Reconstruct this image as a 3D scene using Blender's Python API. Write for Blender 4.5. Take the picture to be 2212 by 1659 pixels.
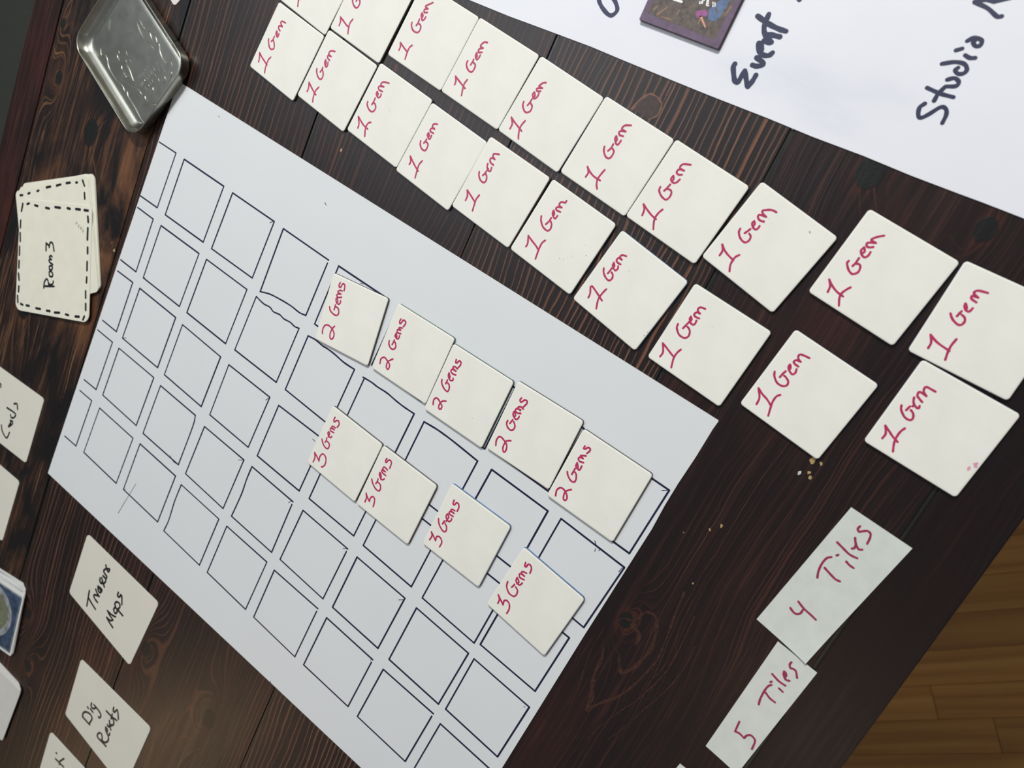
import bpy, bmesh, math, random
from mathutils import Matrix, Vector

# ---------------------------------------------------------------- scene, camera, light
for o in list(bpy.data.objects): bpy.data.objects.remove(o, do_unlink=True)
C = bpy.context.scene.collection
scene = bpy.context.scene
MM = 0.001
random.seed(7)

cam = bpy.data.objects.new('camera', bpy.data.cameras.new('camera'))
C.objects.link(cam)
cam.data.sensor_width = 36.0
cam.data.lens = 28.058
cam.data.clip_start = 0.01
cam.matrix_world = Matrix(((0.789856, -0.496191, 0.360447, 0.0),
                           (0.411972, 0.864648, 0.287512, 0.0),
                           (-0.454321, -0.078599, 0.887364, 0.404865),
                           (0, 0, 0, 1)))
cam.data.dof.use_dof = True
cam.data.dof.focus_distance = 0.47
cam.data.dof.aperture_fstop = 11.0
scene.camera = cam

scene.view_settings.view_transform = 'Standard'
scene.view_settings.look = 'None'
scene.view_settings.gamma = 1.0
scene.view_settings.use_curve_mapping = False
scene.view_settings.exposure = -0.11

world = bpy.data.worlds.new('room_light'); scene.world = world
world.use_nodes = True
wb = world.node_tree.nodes['Background']
wb.inputs[0].default_value = (0.88, 0.92, 1.0, 1)
wb.inputs[1].default_value = 0.20

def area(name, loc, target, sx, sy, power, col):
    l = bpy.data.lights.new(name, 'AREA'); l.shape = 'RECTANGLE'; l.size = sx; l.size_y = sy
    l.energy = power; l.color = col
    o = bpy.data.objects.new(name, l); C.objects.link(o); o.location = loc
    o.rotation_euler = (Vector(target) - Vector(loc)).to_track_quat('-Z', 'Y').to_euler()
    return o
area('ceiling_panel_light', (-0.58, 1.26, 1.34), (-0.25, -0.1, 0), 0.28, 0.20, 34.0, (1.0, 0.985, 0.95))
area('cool_fill_light', (-1.35, 0.35, 1.70), (-0.2, 0, 0), 1.3, 1.1, 14.5, (0.88, 0.94, 1.0))  # added broad cool fill, no real window; also puts bluish sheen on the wood
area('warm_bulb_far', (-1.22, -2.18, 1.30), (-0.29, -0.52, 0), 0.12, 0.12, 1.8, (1.0, 0.66, 0.34))
area('warm_bulb_near', (0.27, -0.86, 1.30), (0.05, -0.2, 0), 0.10, 0.10, 0.5, (1.0, 0.68, 0.38))

# ---------------------------------------------------------------- traced measurements (millimetres on the table)
TILES = [["U0",-394.97,22.85,1.3958,[[[-15.82,14.89],[-13.53,15.05],[-10.63,16.67]],[[-10.63,16.67],[-11.95,13.53],[-13.16,10.59],[-14.15,7.23]],[[-9.28,7.82],[-11.87,8.88],[-14.19,8.79],[-16.31,8.32],[-18.83,7.09]],[[-0.98,15.75],[-2.77,14.69],[-4.55,12.11],[-4.98,9.77],[-3.73,8.63],[-1.45,9.12],[0.16,10.87],[0.23,11.5]],[[-1.36,12.09],[0.26,11.81],[1.82,11.78]],[[6.39,12.48],[4.44,11.94],[3.15,9.56],[4.67,9.22],[6.22,9.94]],[[6.25,12.15],[4.84,10.78],[3.75,11.03]],[[7.62,9.46],[8.18,11.76],[9.51,12.15],[10.01,9.64]],[[10.01,9.64],[10.28,12.13],[11.96,12.21],[13.03,10.98],[13.79,8.56]]]],["U1",-349.48,21.07,1.4252,[[[-17.98,16.8],[-15.66,17.13],[-13.45,18.65]],[[-13.45,18.65],[-14.17,15.69],[-15.13,12.31],[-15.47,9.36]],[[-10.2,9.48],[-13.24,10.08],[-16.58,9.14],[-18.86,8.0]],[[0.58,17.19],[-1.1,16.04],[-3.04,13.89],[-3.69,11.02],[-2.2,9.91],[0.3,10.15],[1.62,12.02],[1.98,12.81]],[[-0.44,13.16],[1.51,13.01],[3.29,13.18]],[[7.59,13.49],[6.19,13.32],[4.44,11.58],[4.33,10.44],[5.69,9.79],[6.84,9.69]],[[7.49,13.32],[6.49,11.94],[5.19,11.94]],[[9.54,10.08],[8.58,12.06],[9.51,12.97],[10.44,12.56],[11.44,10.87]],[[11.44,10.87],[11.54,12.95],[12.38,13.11],[13.88,11.52],[15.89,9.61]]]],["U2",-301.68,21.88,1.4415,[[[-16.64,16.32],[-14.69,16.48],[-12.66,17.75]],[[-12.66,17.75],[-13.71,14.53],[-15.01,10.15]],[[-10.26,9.48],[-12.02,10.43],[-14.6,10.42],[-16.62,10.05],[-18.97,9.56]],[[0.46,16.77],[-1.03,16.25],[-2.81,13.96],[-2.94,10.9],[-1.49,9.43],[1.05,9.78],[1.94,11.27],[1.85,12.2]],[[0.32,13.12],[2.08,12.84],[4.21,13.06]],[[7.92,13.39],[6.58,13.21],[4.86,11.55],[4.73,10.49],[6.02,9.9],[7.13,9.83]],[[7.82,13.22],[6.84,11.92],[5.59,11.9]],[[9.72,10.24],[8.84,12.07],[9.75,12.93],[10.64,12.56],[11.56,11.01]],[[11.56,11.01],[11.7,12.95],[12.51,13.11],[13.91,11.65],[15.8,9.9]]]],["U3",-256.86,16.27,1.4394,[[[-15.24,16.16],[-13.27,16.57],[-11.15,18.27]],[[-11.15,18.27],[-12.14,14.76],[-13.26,10.69],[-13.74,8.86]],[[-9.08,10.32],[-11.83,10.74],[-14.41,10.13],[-18.03,8.71]],[[-0.53,15.97],[-2.51,15.52],[-4.41,12.95],[-4.43,10.38],[-2.51,9.64],[-0.1,10.15],[0.43,11.9]],[[-1.37,12.97],[0.69,12.78],[2.03,12.93]],[[5.83,13.13],[4.44,13.08],[3.22,12.0],[2.91,10.87],[4.22,10.39],[5.82,10.37]],[[5.55,12.98],[4.38,11.8],[3.65,12.2]],[[7.55,10.29],[6.64,12.08],[7.52,12.92],[8.52,12.7],[9.75,10.95]],[[9.75,10.95],[9.81,12.92],[11.41,12.88],[12.87,11.85],[13.45,10.21]]]],["U4",-211.75,10.22,1.4242,[[[-18.06,16.12],[-15.19,16.5],[-12.65,19.01]],[[-12.65,19.01],[-13.62,16.29],[-14.64,12.41],[-15.46,9.15]],[[-9.94,10.51],[-12.79,11.09],[-15.21,10.89],[-17.82,9.75],[-19.91,8.36]],[[-2.16,17.27],[-4.07,16.55],[-5.9,14.11],[-5.81,12.19],[-4.04,10.83],[-1.66,11.34],[-0.68,13.06]],[[-2.53,14.13],[-0.69,13.71],[1.43,13.72]],[[5.13,14.67],[3.69,14.72],[2.31,13.27],[2.93,11.98],[4.75,11.56],[6.05,11.86]],[[5.09,14.42],[3.85,13.17],[2.91,13.27]],[[7.35,11.6],[6.45,13.24],[6.94,14.25],[7.94,13.89],[9.17,11.67]],[[9.17,11.67],[9.08,13.86],[10.04,13.69],[11.55,12.85],[12.56,11.44]]]],["U5",-166.35,5.16,1.4382,[[[-16.97,8.09],[-14.41,8.07],[-12.19,10.28]],[[-12.19,10.28],[-13.66,7.39],[-14.45,3.97],[-14.32,-0.08]],[[-8.59,0.9],[-11.52,1.41],[-14.42,1.55],[-16.98,0.52],[-18.79,-1.18]],[[1.11,8.09],[-0.88,7.05],[-2.67,4.76],[-2.75,2.51],[-0.87,1.66],[1.64,2.08],[2.45,3.66],[2.17,4.45]],[[0.26,5.07],[2.37,4.4],[4.51,4.55]],[[8.63,5.54],[7.05,5.2],[5.6,3.55],[5.47,2.28],[6.88,1.91],[8.16,1.93]],[[8.54,5.28],[7.37,4.04],[6.29,4.13]],[[10.43,2.12],[10.01,4.17],[10.82,5.15],[12.01,4.83],[13.08,2.35]],[[13.08,2.35],[12.93,4.71],[13.93,5.04],[15.47,4.39],[17.05,1.56]]]],["U6",-121.27,-0.29,1.432,[[[-17.49,15.01],[-14.51,15.85],[-12.5,17.79]],[[-12.5,17.79],[-13.67,14.53],[-14.66,11.1],[-15.12,7.68]],[[-9.35,7.66],[-11.56,8.4],[-14.45,8.56],[-16.78,7.8],[-19.93,5.86]],[[-0.85,15.36],[-2.47,14.92],[-3.96,12.87],[-4.57,10.52],[-4.31,9.0],[-2.49,8.27],[-0.05,8.76],[0.73,10.28],[0.17,11.75]],[[-1.34,12.52],[0.64,12.09],[2.92,11.71]],[[7.1,12.93],[5.5,13.06],[4.48,11.93],[4.46,10.41],[5.66,9.43],[7.46,8.98]],[[7.06,12.71],[5.92,11.79],[4.89,11.93]],[[9.9,9.41],[9.04,10.82],[9.2,12.24],[10.48,12.63],[11.45,11.86],[12.06,9.72]],[[12.06,9.72],[11.87,11.99],[12.88,12.55],[14.46,11.87],[16.13,8.5]]]],["U7",-74.29,-3.01,1.3716,[[[-16.67,15.68],[-14.01,16.05],[-11.79,18.12]],[[-11.79,18.12],[-13.32,15.14],[-14.03,12.28],[-14.42,8.78]],[[-10.7,8.12],[-12.62,9.01],[-15.09,8.95],[-17.45,8.26],[-19.7,6.73]],[[-0.69,16.01],[-2.29,15.57],[-3.98,13.57],[-4.63,11.36],[-4.33,9.78],[-2.69,8.98],[-0.65,9.55],[-0.03,11.07]],[[-1.05,12.94],[0.34,12.47],[2.07,12.01]],[[5.97,13.09],[4.44,13.05],[3.27,11.33],[3.28,9.89],[4.55,9.34],[5.66,9.48]],[[5.84,12.79],[4.96,11.86],[3.91,11.87]],[[8.43,9.23],[7.86,10.72],[8.2,12.63],[9.67,12.98],[10.77,9.79]],[[10.77,9.79],[11.06,12.0],[12.04,13.02],[13.71,11.4],[14.87,9.54],[15.24,7.37]]]],["U8",-22.36,6.68,1.456,[[[-17.8,15.08],[-15.03,15.82],[-12.77,17.94]],[[-12.77,17.94],[-14.47,14.97],[-15.55,11.66],[-15.83,8.26]],[[-10.64,8.05],[-12.44,8.92],[-14.87,9.65],[-17.18,9.21],[-20.3,7.26]],[[-1.17,15.89],[-2.49,15.86],[-4.39,13.85],[-5.26,11.98],[-5.02,10.61],[-3.18,9.49],[-0.98,10.02],[-0.1,11.12],[-0.55,12.33]],[[-2.25,13.09],[-0.25,12.85],[2.21,12.96]],[[7.21,14.01],[5.48,14.27],[4.04,13.07],[3.68,11.13],[5.12,10.35],[6.93,10.46]],[[7.1,13.69],[5.81,12.75],[4.58,12.95]],[[9.33,10.86],[8.25,12.34],[8.48,13.73],[9.84,13.81],[11.41,11.02]],[[11.41,11.02],[11.4,13.29],[12.37,13.23],[14.03,12.04],[15.86,10.08]]]],["U9",26.28,5.35,1.5631,[[[-17.52,15.73],[-14.69,16.03],[-11.87,17.95]],[[-11.87,17.95],[-13.58,14.01],[-14.61,7.83]],[[-8.82,8.07],[-12.26,8.42],[-15.61,8.03],[-18.75,7.25]],[[-0.11,15.81],[-1.79,14.04],[-2.93,11.27],[-2.5,9.7],[-0.66,9.22],[0.88,10.13],[1.46,11.77]],[[0.04,13.02],[1.48,12.82],[2.79,12.55]],[[6.32,12.97],[4.85,12.47],[3.85,11.1],[4.02,9.9],[5.87,9.45]],[[6.18,12.68],[4.83,11.42]],[[8.68,9.56],[9.17,11.91],[10.37,12.36],[10.74,10.01]],[[10.74,10.01],[11.77,12.41],[13.36,11.56],[14.2,7.73]]]],["L1",-402.7,-22.43,1.4159,[[[-16.39,16.92],[-14.4,17.48],[-11.18,19.36]],[[-11.18,19.36],[-12.52,16.3],[-13.54,12.83],[-14.63,9.34]],[[-8.93,9.28],[-11.24,10.13],[-14.09,10.01],[-16.92,9.49],[-19.64,8.36]],[[-0.35,17.27],[-2.14,16.17],[-4.26,13.99],[-4.81,12.1],[-4.33,10.91],[-3.16,10.02],[-1.35,10.84],[0.13,12.27],[0.63,13.4]],[[-0.58,14.39],[0.76,13.79],[3.14,13.74]],[[6.82,13.85],[5.62,13.81],[4.5,12.86],[4.06,11.23],[5.47,11.01],[6.42,11.36]],[[6.71,13.66],[5.22,12.27],[4.29,12.48]],[[8.14,11.46],[8.99,13.54],[10.46,13.83],[11.2,11.24]],[[11.2,11.24],[12.26,13.45],[13.39,13.75],[14.07,12.43],[14.27,10.2]]]],["L2",-356.55,-24.59,1.4183,[[[-16.56,16.57],[-14.21,16.75],[-11.22,18.34]],[[-11.22,18.34],[-12.57,15.28],[-13.81,12.4],[-14.82,9.12]],[[-9.8,9.74],[-12.47,10.74],[-14.86,10.64],[-17.04,10.17],[-19.63,8.95]],[[-1.28,17.52],[-3.12,16.48],[-4.95,13.95],[-5.38,11.66],[-4.09,10.57],[-1.75,11.05],[-0.09,12.77],[-0.02,13.39]],[[-1.66,13.96],[0.01,13.69],[1.62,13.67]],[[6.32,14.4],[4.31,13.85],[2.99,11.52],[4.56,11.2],[6.16,11.92]],[[6.18,14.07],[4.73,12.72],[3.6,12.96]],[[7.59,11.45],[8.16,13.7],[9.53,14.09],[10.05,11.65]],[[10.05,11.65],[10.33,14.09],[12.06,14.17],[13.16,12.98],[13.95,10.63]]]],["L3",-310.41,-28.83,1.4293,[[[-17.33,15.62],[-14.95,16.22],[-11.58,19.08]],[[-11.58,19.08],[-12.61,16.32],[-13.81,12.81],[-14.22,8.78]],[[-9.79,8.89],[-10.69,10.14],[-12.6,10.69],[-15.15,10.27],[-18.96,8.19]],[[-0.83,17.88],[-2.46,17.29],[-4.14,14.64],[-4.31,12.14],[-3.17,10.8],[-0.77,10.72],[0.66,12.38],[0.8,13.54]],[[-0.75,14.21],[1.5,14.02],[3.64,14.18]],[[7.56,15.04],[5.94,14.81],[4.99,13.0],[5.23,11.86],[6.7,11.3],[7.71,11.73]],[[7.38,14.65],[6.29,13.47],[5.44,13.95]],[[9.29,11.67],[8.99,14.19],[9.81,15.54],[11.02,15.07],[12.03,12.37]],[[12.03,12.37],[11.82,14.67],[13.18,14.99],[14.42,13.76],[15.6,10.17]]]],["L4",-265.81,-36.38,1.429,[[[-14.66,15.83],[-12.67,15.95],[-10.37,17.91]],[[-10.37,17.91],[-11.92,14.69],[-13.3,11.71],[-14.59,8.28]],[[-8.21,9.13],[-10.97,9.81],[-13.83,9.32],[-18.87,7.82]],[[0.61,16.65],[-1.19,15.74],[-2.66,13.61],[-2.59,11.16],[-1.41,10.49],[1.27,10.88],[2.09,12.45],[1.92,13.07]],[[0.78,14.02],[2.12,13.72],[3.61,13.61]],[[7.22,14.56],[5.72,14.5],[4.62,12.74],[4.86,11.66],[6.87,11.84]],[[7.03,14.22],[5.96,13.08],[5.04,13.33]],[[8.62,11.59],[8.47,13.71],[9.33,14.55],[10.48,13.88],[10.97,12.16]],[[10.97,12.16],[11.32,14.08],[12.65,14.42],[13.57,13.59],[14.18,12.06]]]],["L5",-220.68,-38.74,1.4413,[[[-15.08,16.12],[-12.39,16.47],[-9.77,18.37]],[[-9.77,18.37],[-10.95,14.73],[-12.49,10.62]],[[-7.93,10.05],[-11.05,10.45],[-14.08,9.75],[-17.4,8.86]],[[2.74,17.44],[0.98,16.45],[-0.68,14.14],[-0.68,11.6],[0.9,10.85],[3.0,11.76],[4.01,13.24]],[[2.24,14.32],[3.85,13.82],[5.04,13.72]],[[9.2,15.24],[7.68,14.64],[6.37,13.04],[6.74,11.46],[8.71,11.92]],[[5.92,13.5],[7.13,13.34]],[[10.48,11.78],[10.68,13.98],[11.95,15.32],[13.13,14.76],[13.46,12.72]],[[13.46,12.72],[14.09,14.52],[15.46,15.02],[16.34,13.82],[17.1,11.85]]]],["L6",-174.63,-44.53,1.4296,[[[-15.87,14.76],[-13.79,15.0],[-10.34,17.05]],[[-10.34,17.05],[-11.33,13.58],[-12.28,9.8],[-13.47,6.97]],[[-6.79,6.97],[-9.02,7.76],[-12.59,7.38],[-15.26,6.77],[-18.19,5.98]],[[2.63,16.61],[0.73,15.47],[-1.36,12.86],[-1.94,10.26],[-1.68,8.71],[-0.06,7.94],[2.37,8.83],[3.52,10.53]],[[0.47,11.78],[2.79,11.08],[5.05,11.07]],[[9.02,12.13],[7.5,11.89],[6.09,10.01],[6.15,8.76],[7.95,8.56]],[[8.86,11.8],[7.59,10.58],[6.58,10.71]],[[10.52,8.3],[10.14,10.37],[10.53,11.51],[11.75,11.32],[12.88,8.94]],[[12.88,8.94],[12.99,10.81],[14.13,11.34],[15.28,10.68],[16.13,8.75],[17.25,8.71]]]],["L7",-126.94,-52.81,1.3917,[[[-16.44,15.6],[-14.11,16.16],[-11.36,18.12]],[[-11.36,18.12],[-10.46,17.54],[-11.21,14.39],[-12.2,11.06],[-13.04,8.48]],[[-6.83,10.24],[-9.53,10.63],[-12.68,10.68],[-15.24,9.92],[-18.34,8.32]],[[0.95,18.19],[-0.75,16.97],[-2.24,14.31],[-2.36,11.9],[-0.66,11.16],[1.12,11.86],[1.89,13.4]],[[0.14,14.73],[1.35,14.64],[3.67,14.6]],[[6.63,15.49],[5.16,15.16],[4.11,13.49],[3.97,12.13],[5.36,11.79],[6.63,12.38]],[[6.46,15.2],[5.5,14.18],[4.55,14.18]],[[8.11,11.91],[7.85,13.56],[8.33,14.98],[10.07,14.92],[10.4,12.91]],[[10.4,12.91],[10.79,14.45],[11.79,14.63],[12.71,13.72],[13.25,12.09]]]],["L8",-76.99,-58.08,1.4797,[[[-18.49,16.89],[-15.65,16.92],[-11.96,19.57]],[[-11.96,19.57],[-12.61,17.27],[-13.66,13.97],[-14.71,10.68]],[[-9.37,9.86],[-12.1,10.59],[-15.3,10.47],[-19.88,8.88]],[[0.56,18.34],[-1.39,17.76],[-3.37,15.34],[-3.78,13.24],[-3.32,11.36],[-1.53,10.38],[0.81,11.16],[1.92,12.7],[2.09,13.54]],[[0.16,14.97],[2.5,14.54],[4.55,14.11]],[[7.38,14.92],[5.95,14.68],[4.72,13.32],[4.43,11.86],[5.45,11.11],[7.2,11.39]],[[7.25,14.58],[6.22,13.71],[5.4,13.89]],[[8.84,10.88],[8.55,12.84],[9.13,14.12],[10.71,13.57],[11.1,11.87]],[[11.1,11.87],[11.64,13.48],[12.9,13.97],[13.99,13.1],[14.49,10.95]]]],["L9",-23.81,-56.2,1.4542,[[[-17.72,15.86],[-14.32,16.65],[-10.81,19.69]],[[-10.81,19.69],[-12.07,16.55],[-12.85,13.25],[-14.28,9.9]],[[-7.33,9.6],[-9.03,10.57],[-11.88,10.54],[-15.11,9.57],[-19.02,8.12]],[[0.34,18.35],[-1.48,17.21],[-3.23,14.76],[-3.52,12.52],[-2.85,10.66],[-1.39,9.88],[0.23,10.55],[1.2,12.59],[1.3,13.66]],[[-0.4,14.78],[1.39,14.73],[3.55,14.29]],[[7.25,14.63],[5.83,14.43],[4.54,12.84],[4.11,11.03],[5.36,10.28],[7.35,10.9]],[[7.15,14.29],[6.18,13.46],[5.03,13.36]],[[8.73,10.91],[8.78,12.76],[9.31,13.96],[10.69,13.48],[11.18,11.37]],[[11.18,11.37],[11.7,13.06],[13.14,13.94],[14.1,13.32],[14.61,11.4],[14.93,9.28]]]],["L10",32.12,-41.26,1.5163,[[[-16.88,16.58],[-14.23,16.59],[-11.22,18.68]],[[-11.22,18.68],[-12.49,15.97],[-13.71,13.44],[-14.67,10.45]],[[-7.77,11.39],[-10.1,12.03],[-13.34,11.95],[-16.4,11.13],[-19.46,9.59]],[[0.34,18.21],[-1.3,17.29],[-3.18,14.78],[-3.62,12.79],[-3.29,11.58],[-2.01,11.13],[-0.15,12.2],[0.67,13.86]],[[-0.39,15.45],[0.68,15.29],[1.93,15.1]],[[6.21,15.89],[4.62,15.15],[3.48,13.98],[2.89,12.47],[3.23,11.71],[4.32,11.99]],[[2.52,14.21],[3.59,14.06]],[[6.29,12.15],[6.98,14.0],[7.71,15.31],[9.56,15.39],[9.49,12.13]],[[9.49,12.13],[10.46,14.02],[12.21,14.73],[12.99,14.26],[13.11,12.39],[13.13,10.19]]]],["T1",-281.11,-150.81,1.6742,[[[-16.91,17.72],[-14.35,18.4],[-11.43,17.68],[-10.19,15.6],[-10.52,12.94],[-11.65,10.76],[-13.34,8.99],[-16.02,8.65],[-17.64,9.83],[-16.7,11.28],[-14.12,11.88],[-11.3,11.4],[-8.79,10.15]],[[1.22,18.16],[-0.82,16.76],[-1.96,13.57],[-1.85,11.1],[-0.14,9.99],[2.29,10.88],[3.16,12.7],[2.74,13.79]],[[0.79,14.18],[2.22,14.1],[4.16,14.22]],[[8.53,14.68],[7.41,15.02],[5.59,13.6],[5.41,12.03],[6.61,10.98],[8.08,11.27]],[[8.45,14.4],[6.95,13.15],[5.85,13.44]],[[10.33,11.36],[9.3,13.72],[9.92,15.19],[11.03,14.85],[12.02,12.48]],[[12.02,12.48],[12.06,14.73],[12.93,15.05],[14.03,13.72],[14.26,12.07]],[[18.5,15.37],[16.97,15.8],[15.67,15.07],[16.26,14.05],[18.72,13.22],[18.53,11.67],[17.19,11.08],[14.93,10.84]]]],["T2",-230.88,-147.78,1.5665,[[[-16.87,17.86],[-14.32,18.5],[-12.59,17.64],[-11.89,16.01],[-13.01,13.23],[-13.98,11.26],[-16.13,10.67],[-17.32,11.29],[-16.46,12.72],[-14.3,13.31],[-12.37,12.81],[-9.7,10.63]],[[-1.07,18.04],[-2.94,17.34],[-4.55,15.05],[-4.14,12.82],[-2.12,12.13],[-0.15,13.38],[0.23,14.54]],[[-2.04,15.1],[-0.41,14.95],[1.29,14.84]],[[5.57,15.55],[3.73,15.59],[2.81,13.91],[3.54,12.58],[5.28,12.74]],[[5.46,15.4],[3.87,14.2]],[[6.8,12.55],[6.35,14.49],[7.15,15.63],[8.1,15.38],[8.7,13.51]],[[8.7,13.51],[8.88,15.05],[9.82,14.8],[10.32,13.13]],[[14.81,16.38],[13.3,16.57],[12.1,15.96],[12.86,15.14],[14.99,14.54],[15.27,13.25],[14.06,12.15],[11.51,12.78]]]],["T3",-185.56,-150.96,1.5621,[[[-16.77,17.99],[-14.2,18.85],[-12.26,18.0],[-12.19,16.17],[-13.53,13.62],[-14.51,12.18],[-16.23,11.98],[-17.03,12.96],[-15.99,13.96],[-13.85,14.15],[-11.65,13.21],[-10.38,11.1]],[[-0.36,19.55],[-2.57,18.49],[-4.49,15.56],[-4.85,13.07],[-3.15,12.59],[-0.88,13.54],[-0.16,15.06]],[[-1.19,16.13],[0.05,16.09],[1.43,16.12]],[[5.53,17.03],[4.05,16.8],[2.51,15.31],[2.2,13.78],[3.17,12.79],[4.14,13.2]],[[5.28,16.76],[3.7,15.34],[3.03,15.45]],[[6.73,12.52],[6.39,14.84],[7.12,16.35],[8.69,16.04],[8.83,13.39]],[[8.83,13.39],[9.36,15.93],[10.47,16.06],[10.92,14.93],[10.55,13.16]],[[15.04,16.41],[13.31,15.96],[13.66,15.01],[15.41,14.35],[15.09,12.83],[13.52,12.46],[11.48,13.06]]]],["T4",-138.28,-149.16,1.5728,[[[-17.88,17.72],[-15.1,18.72],[-12.72,18.44],[-11.77,17.21],[-12.29,14.81],[-13.5,12.26],[-15.51,11.0],[-17.83,10.87],[-18.44,11.84],[-16.82,13.1],[-14.2,13.39],[-11.9,12.88],[-10.36,10.7]],[[-0.98,17.68],[-2.87,17.55],[-4.58,15.81],[-4.95,13.5],[-3.53,12.13],[-1.31,12.35],[0.36,14.14]],[[-1.74,15.8],[-0.42,15.43],[1.11,15.17]],[[5.76,16.53],[4.04,16.48],[2.64,14.91],[2.35,13.29],[3.68,12.51],[4.86,12.49]],[[5.6,16.15],[4.25,14.82],[3.08,15.14]],[[6.82,12.46],[5.97,14.54],[6.59,16.12],[7.86,15.94],[8.74,13.47]],[[8.2,13.4],[8.54,15.45],[9.57,15.15],[10.26,13.84],[9.89,12.19]],[[14.94,16.07],[13.44,16.33],[12.59,15.47],[13.45,14.66],[14.93,13.77],[15.14,12.43],[13.81,11.74],[10.92,12.73]]]],["T5",-92.21,-153.21,1.5427,[[[-19.53,17.8],[-16.46,18.77],[-14.05,17.79],[-13.5,15.77],[-14.74,13.04],[-16.77,11.43],[-18.47,11.8],[-18.24,13.1],[-15.47,14.08],[-13.16,13.65],[-11.1,11.76]],[[-3.55,18.69],[-5.21,17.4],[-6.75,14.68],[-6.51,12.52],[-4.49,12.23],[-1.97,13.5],[-1.26,14.93]],[[-3.47,15.68],[-1.48,15.66],[0.51,15.65]],[[4.04,16.23],[2.0,15.92],[1.15,14.29],[1.44,13.04],[3.96,13.05]],[[3.7,15.91],[2.18,14.43]],[[6.13,13.15],[5.48,15.34],[6.28,16.64],[7.5,16.48],[8.0,14.5]],[[8.0,14.5],[8.38,16.42],[9.14,15.71],[10.17,13.76]],[[14.55,16.98],[13.05,16.92],[13.45,15.9],[14.94,15.07],[14.94,13.66],[13.8,13.29],[11.65,14.03]]]],["H1",-247.9,-230.6,1.5247,[[[-19.17,18.14],[-15.91,18.23],[-12.91,20.15]],[[-12.91,20.15],[-14.24,17.18],[-15.81,14.36]],[[-15.81,14.36],[-12.83,15.15],[-10.03,14.18],[-9.96,11.72],[-11.92,9.82],[-15.2,9.13],[-17.77,10.23],[-17.8,10.94]],[[-1.65,19.31],[-3.81,17.02],[-4.87,14.5],[-4.75,12.63],[-3.08,11.9],[-0.92,12.81],[-0.53,14.95]],[[-2.0,16.08],[-0.43,15.83],[1.36,16.26]],[[5.85,16.79],[4.52,17.05],[2.99,15.22],[3.3,13.75],[4.52,13.32]],[[5.79,16.54],[4.61,15.56],[2.66,15.7]],[[7.5,13.2],[7.17,15.87],[8.21,16.71],[8.95,16.29],[9.45,13.84]],[[9.45,13.84],[9.55,16.08],[10.79,15.94],[10.99,13.6]],[[16.87,17.1],[15.0,17.16],[13.87,16.26],[15.27,15.4],[16.36,14.1],[15.81,12.88],[14.26,12.14],[12.13,12.59]]]],["H2",-202.03,-232.24,1.5412,[[[-17.54,17.08],[-14.45,17.42],[-12.08,18.95]],[[-12.08,18.95],[-13.92,16.66],[-15.28,14.37]],[[-15.28,14.37],[-12.75,14.69],[-10.92,13.59],[-11.44,11.87],[-13.51,10.91],[-16.55,10.32]],[[-1.36,19.64],[-3.34,17.91],[-5.15,14.62],[-5.2,11.76],[-3.13,11.08],[-0.95,12.51],[-0.54,14.52]],[[-2.24,15.66],[-0.43,15.35],[1.51,15.62]],[[5.84,16.4],[4.32,16.0],[2.77,13.99],[2.88,12.52],[4.15,11.67]],[[5.85,16.06],[4.54,14.69],[2.33,13.65]],[[6.59,11.72],[6.86,14.91],[8.05,15.8],[8.59,13.05]],[[8.59,13.05],[8.92,15.51],[10.77,15.23],[10.53,12.31]],[[16.67,16.13],[14.64,16.3],[14.2,15.3],[16.51,14.52],[17.06,13.06],[15.68,11.81],[12.56,11.49]]]],["H3",-148.74,-226.09,1.5511,[[[-17.32,19.09],[-14.22,18.83],[-12.16,20.31]],[[-12.16,20.31],[-13.79,17.62],[-15.29,15.39]],[[-15.29,15.39],[-12.7,15.82],[-11.54,14.54],[-12.15,12.32],[-13.95,11.12],[-16.91,11.2]],[[-1.99,20.03],[-4.51,18.3],[-6.4,15.4],[-6.76,12.84],[-4.95,12.17],[-2.97,13.09],[-1.74,15.06]],[[-3.2,16.16],[-2.03,16.08],[-0.73,15.98]],[[4.38,16.0],[2.99,16.42],[1.21,15.23],[0.75,13.11],[2.5,12.19],[3.57,12.53]],[[4.27,15.84],[3.0,14.56],[-0.26,14.82]],[[5.18,12.23],[5.06,14.73],[5.77,15.57],[7.0,15.07],[7.21,12.62]],[[7.21,12.62],[7.43,15.07],[8.7,14.82],[8.98,12.88]],[[14.4,16.25],[12.36,16.08],[11.89,14.9],[13.93,14.15],[14.16,12.89],[12.51,11.54],[9.61,11.37]]]],["H4",-93.14,-234.32,1.4743,[[[-17.02,16.9],[-14.27,17.42],[-12.49,19.44]],[[-12.49,19.44],[-13.98,16.47],[-15.37,13.84]],[[-15.37,13.84],[-12.86,14.62],[-11.53,13.49],[-12.03,11.17],[-14.59,9.51],[-17.94,9.21]],[[-1.57,19.11],[-4.42,18.11],[-6.73,14.91],[-6.42,11.71],[-4.58,10.66],[-1.77,11.37],[-0.76,13.43]],[[-2.53,15.38],[-1.0,14.96],[0.2,14.9]],[[4.57,15.78],[2.65,15.37],[1.66,13.61],[2.23,12.02],[4.08,11.55]],[[4.43,15.3],[3.13,13.56],[1.51,13.96]],[[6.49,11.73],[5.83,14.37],[6.96,15.66],[8.12,15.31],[8.44,12.73]],[[8.44,12.73],[8.62,15.07],[9.98,15.13],[10.81,12.61]],[[15.69,16.53],[13.6,15.83],[13.87,14.89],[16.04,14.66],[16.23,12.85],[14.61,11.51],[12.2,11.04]]]]]
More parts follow.
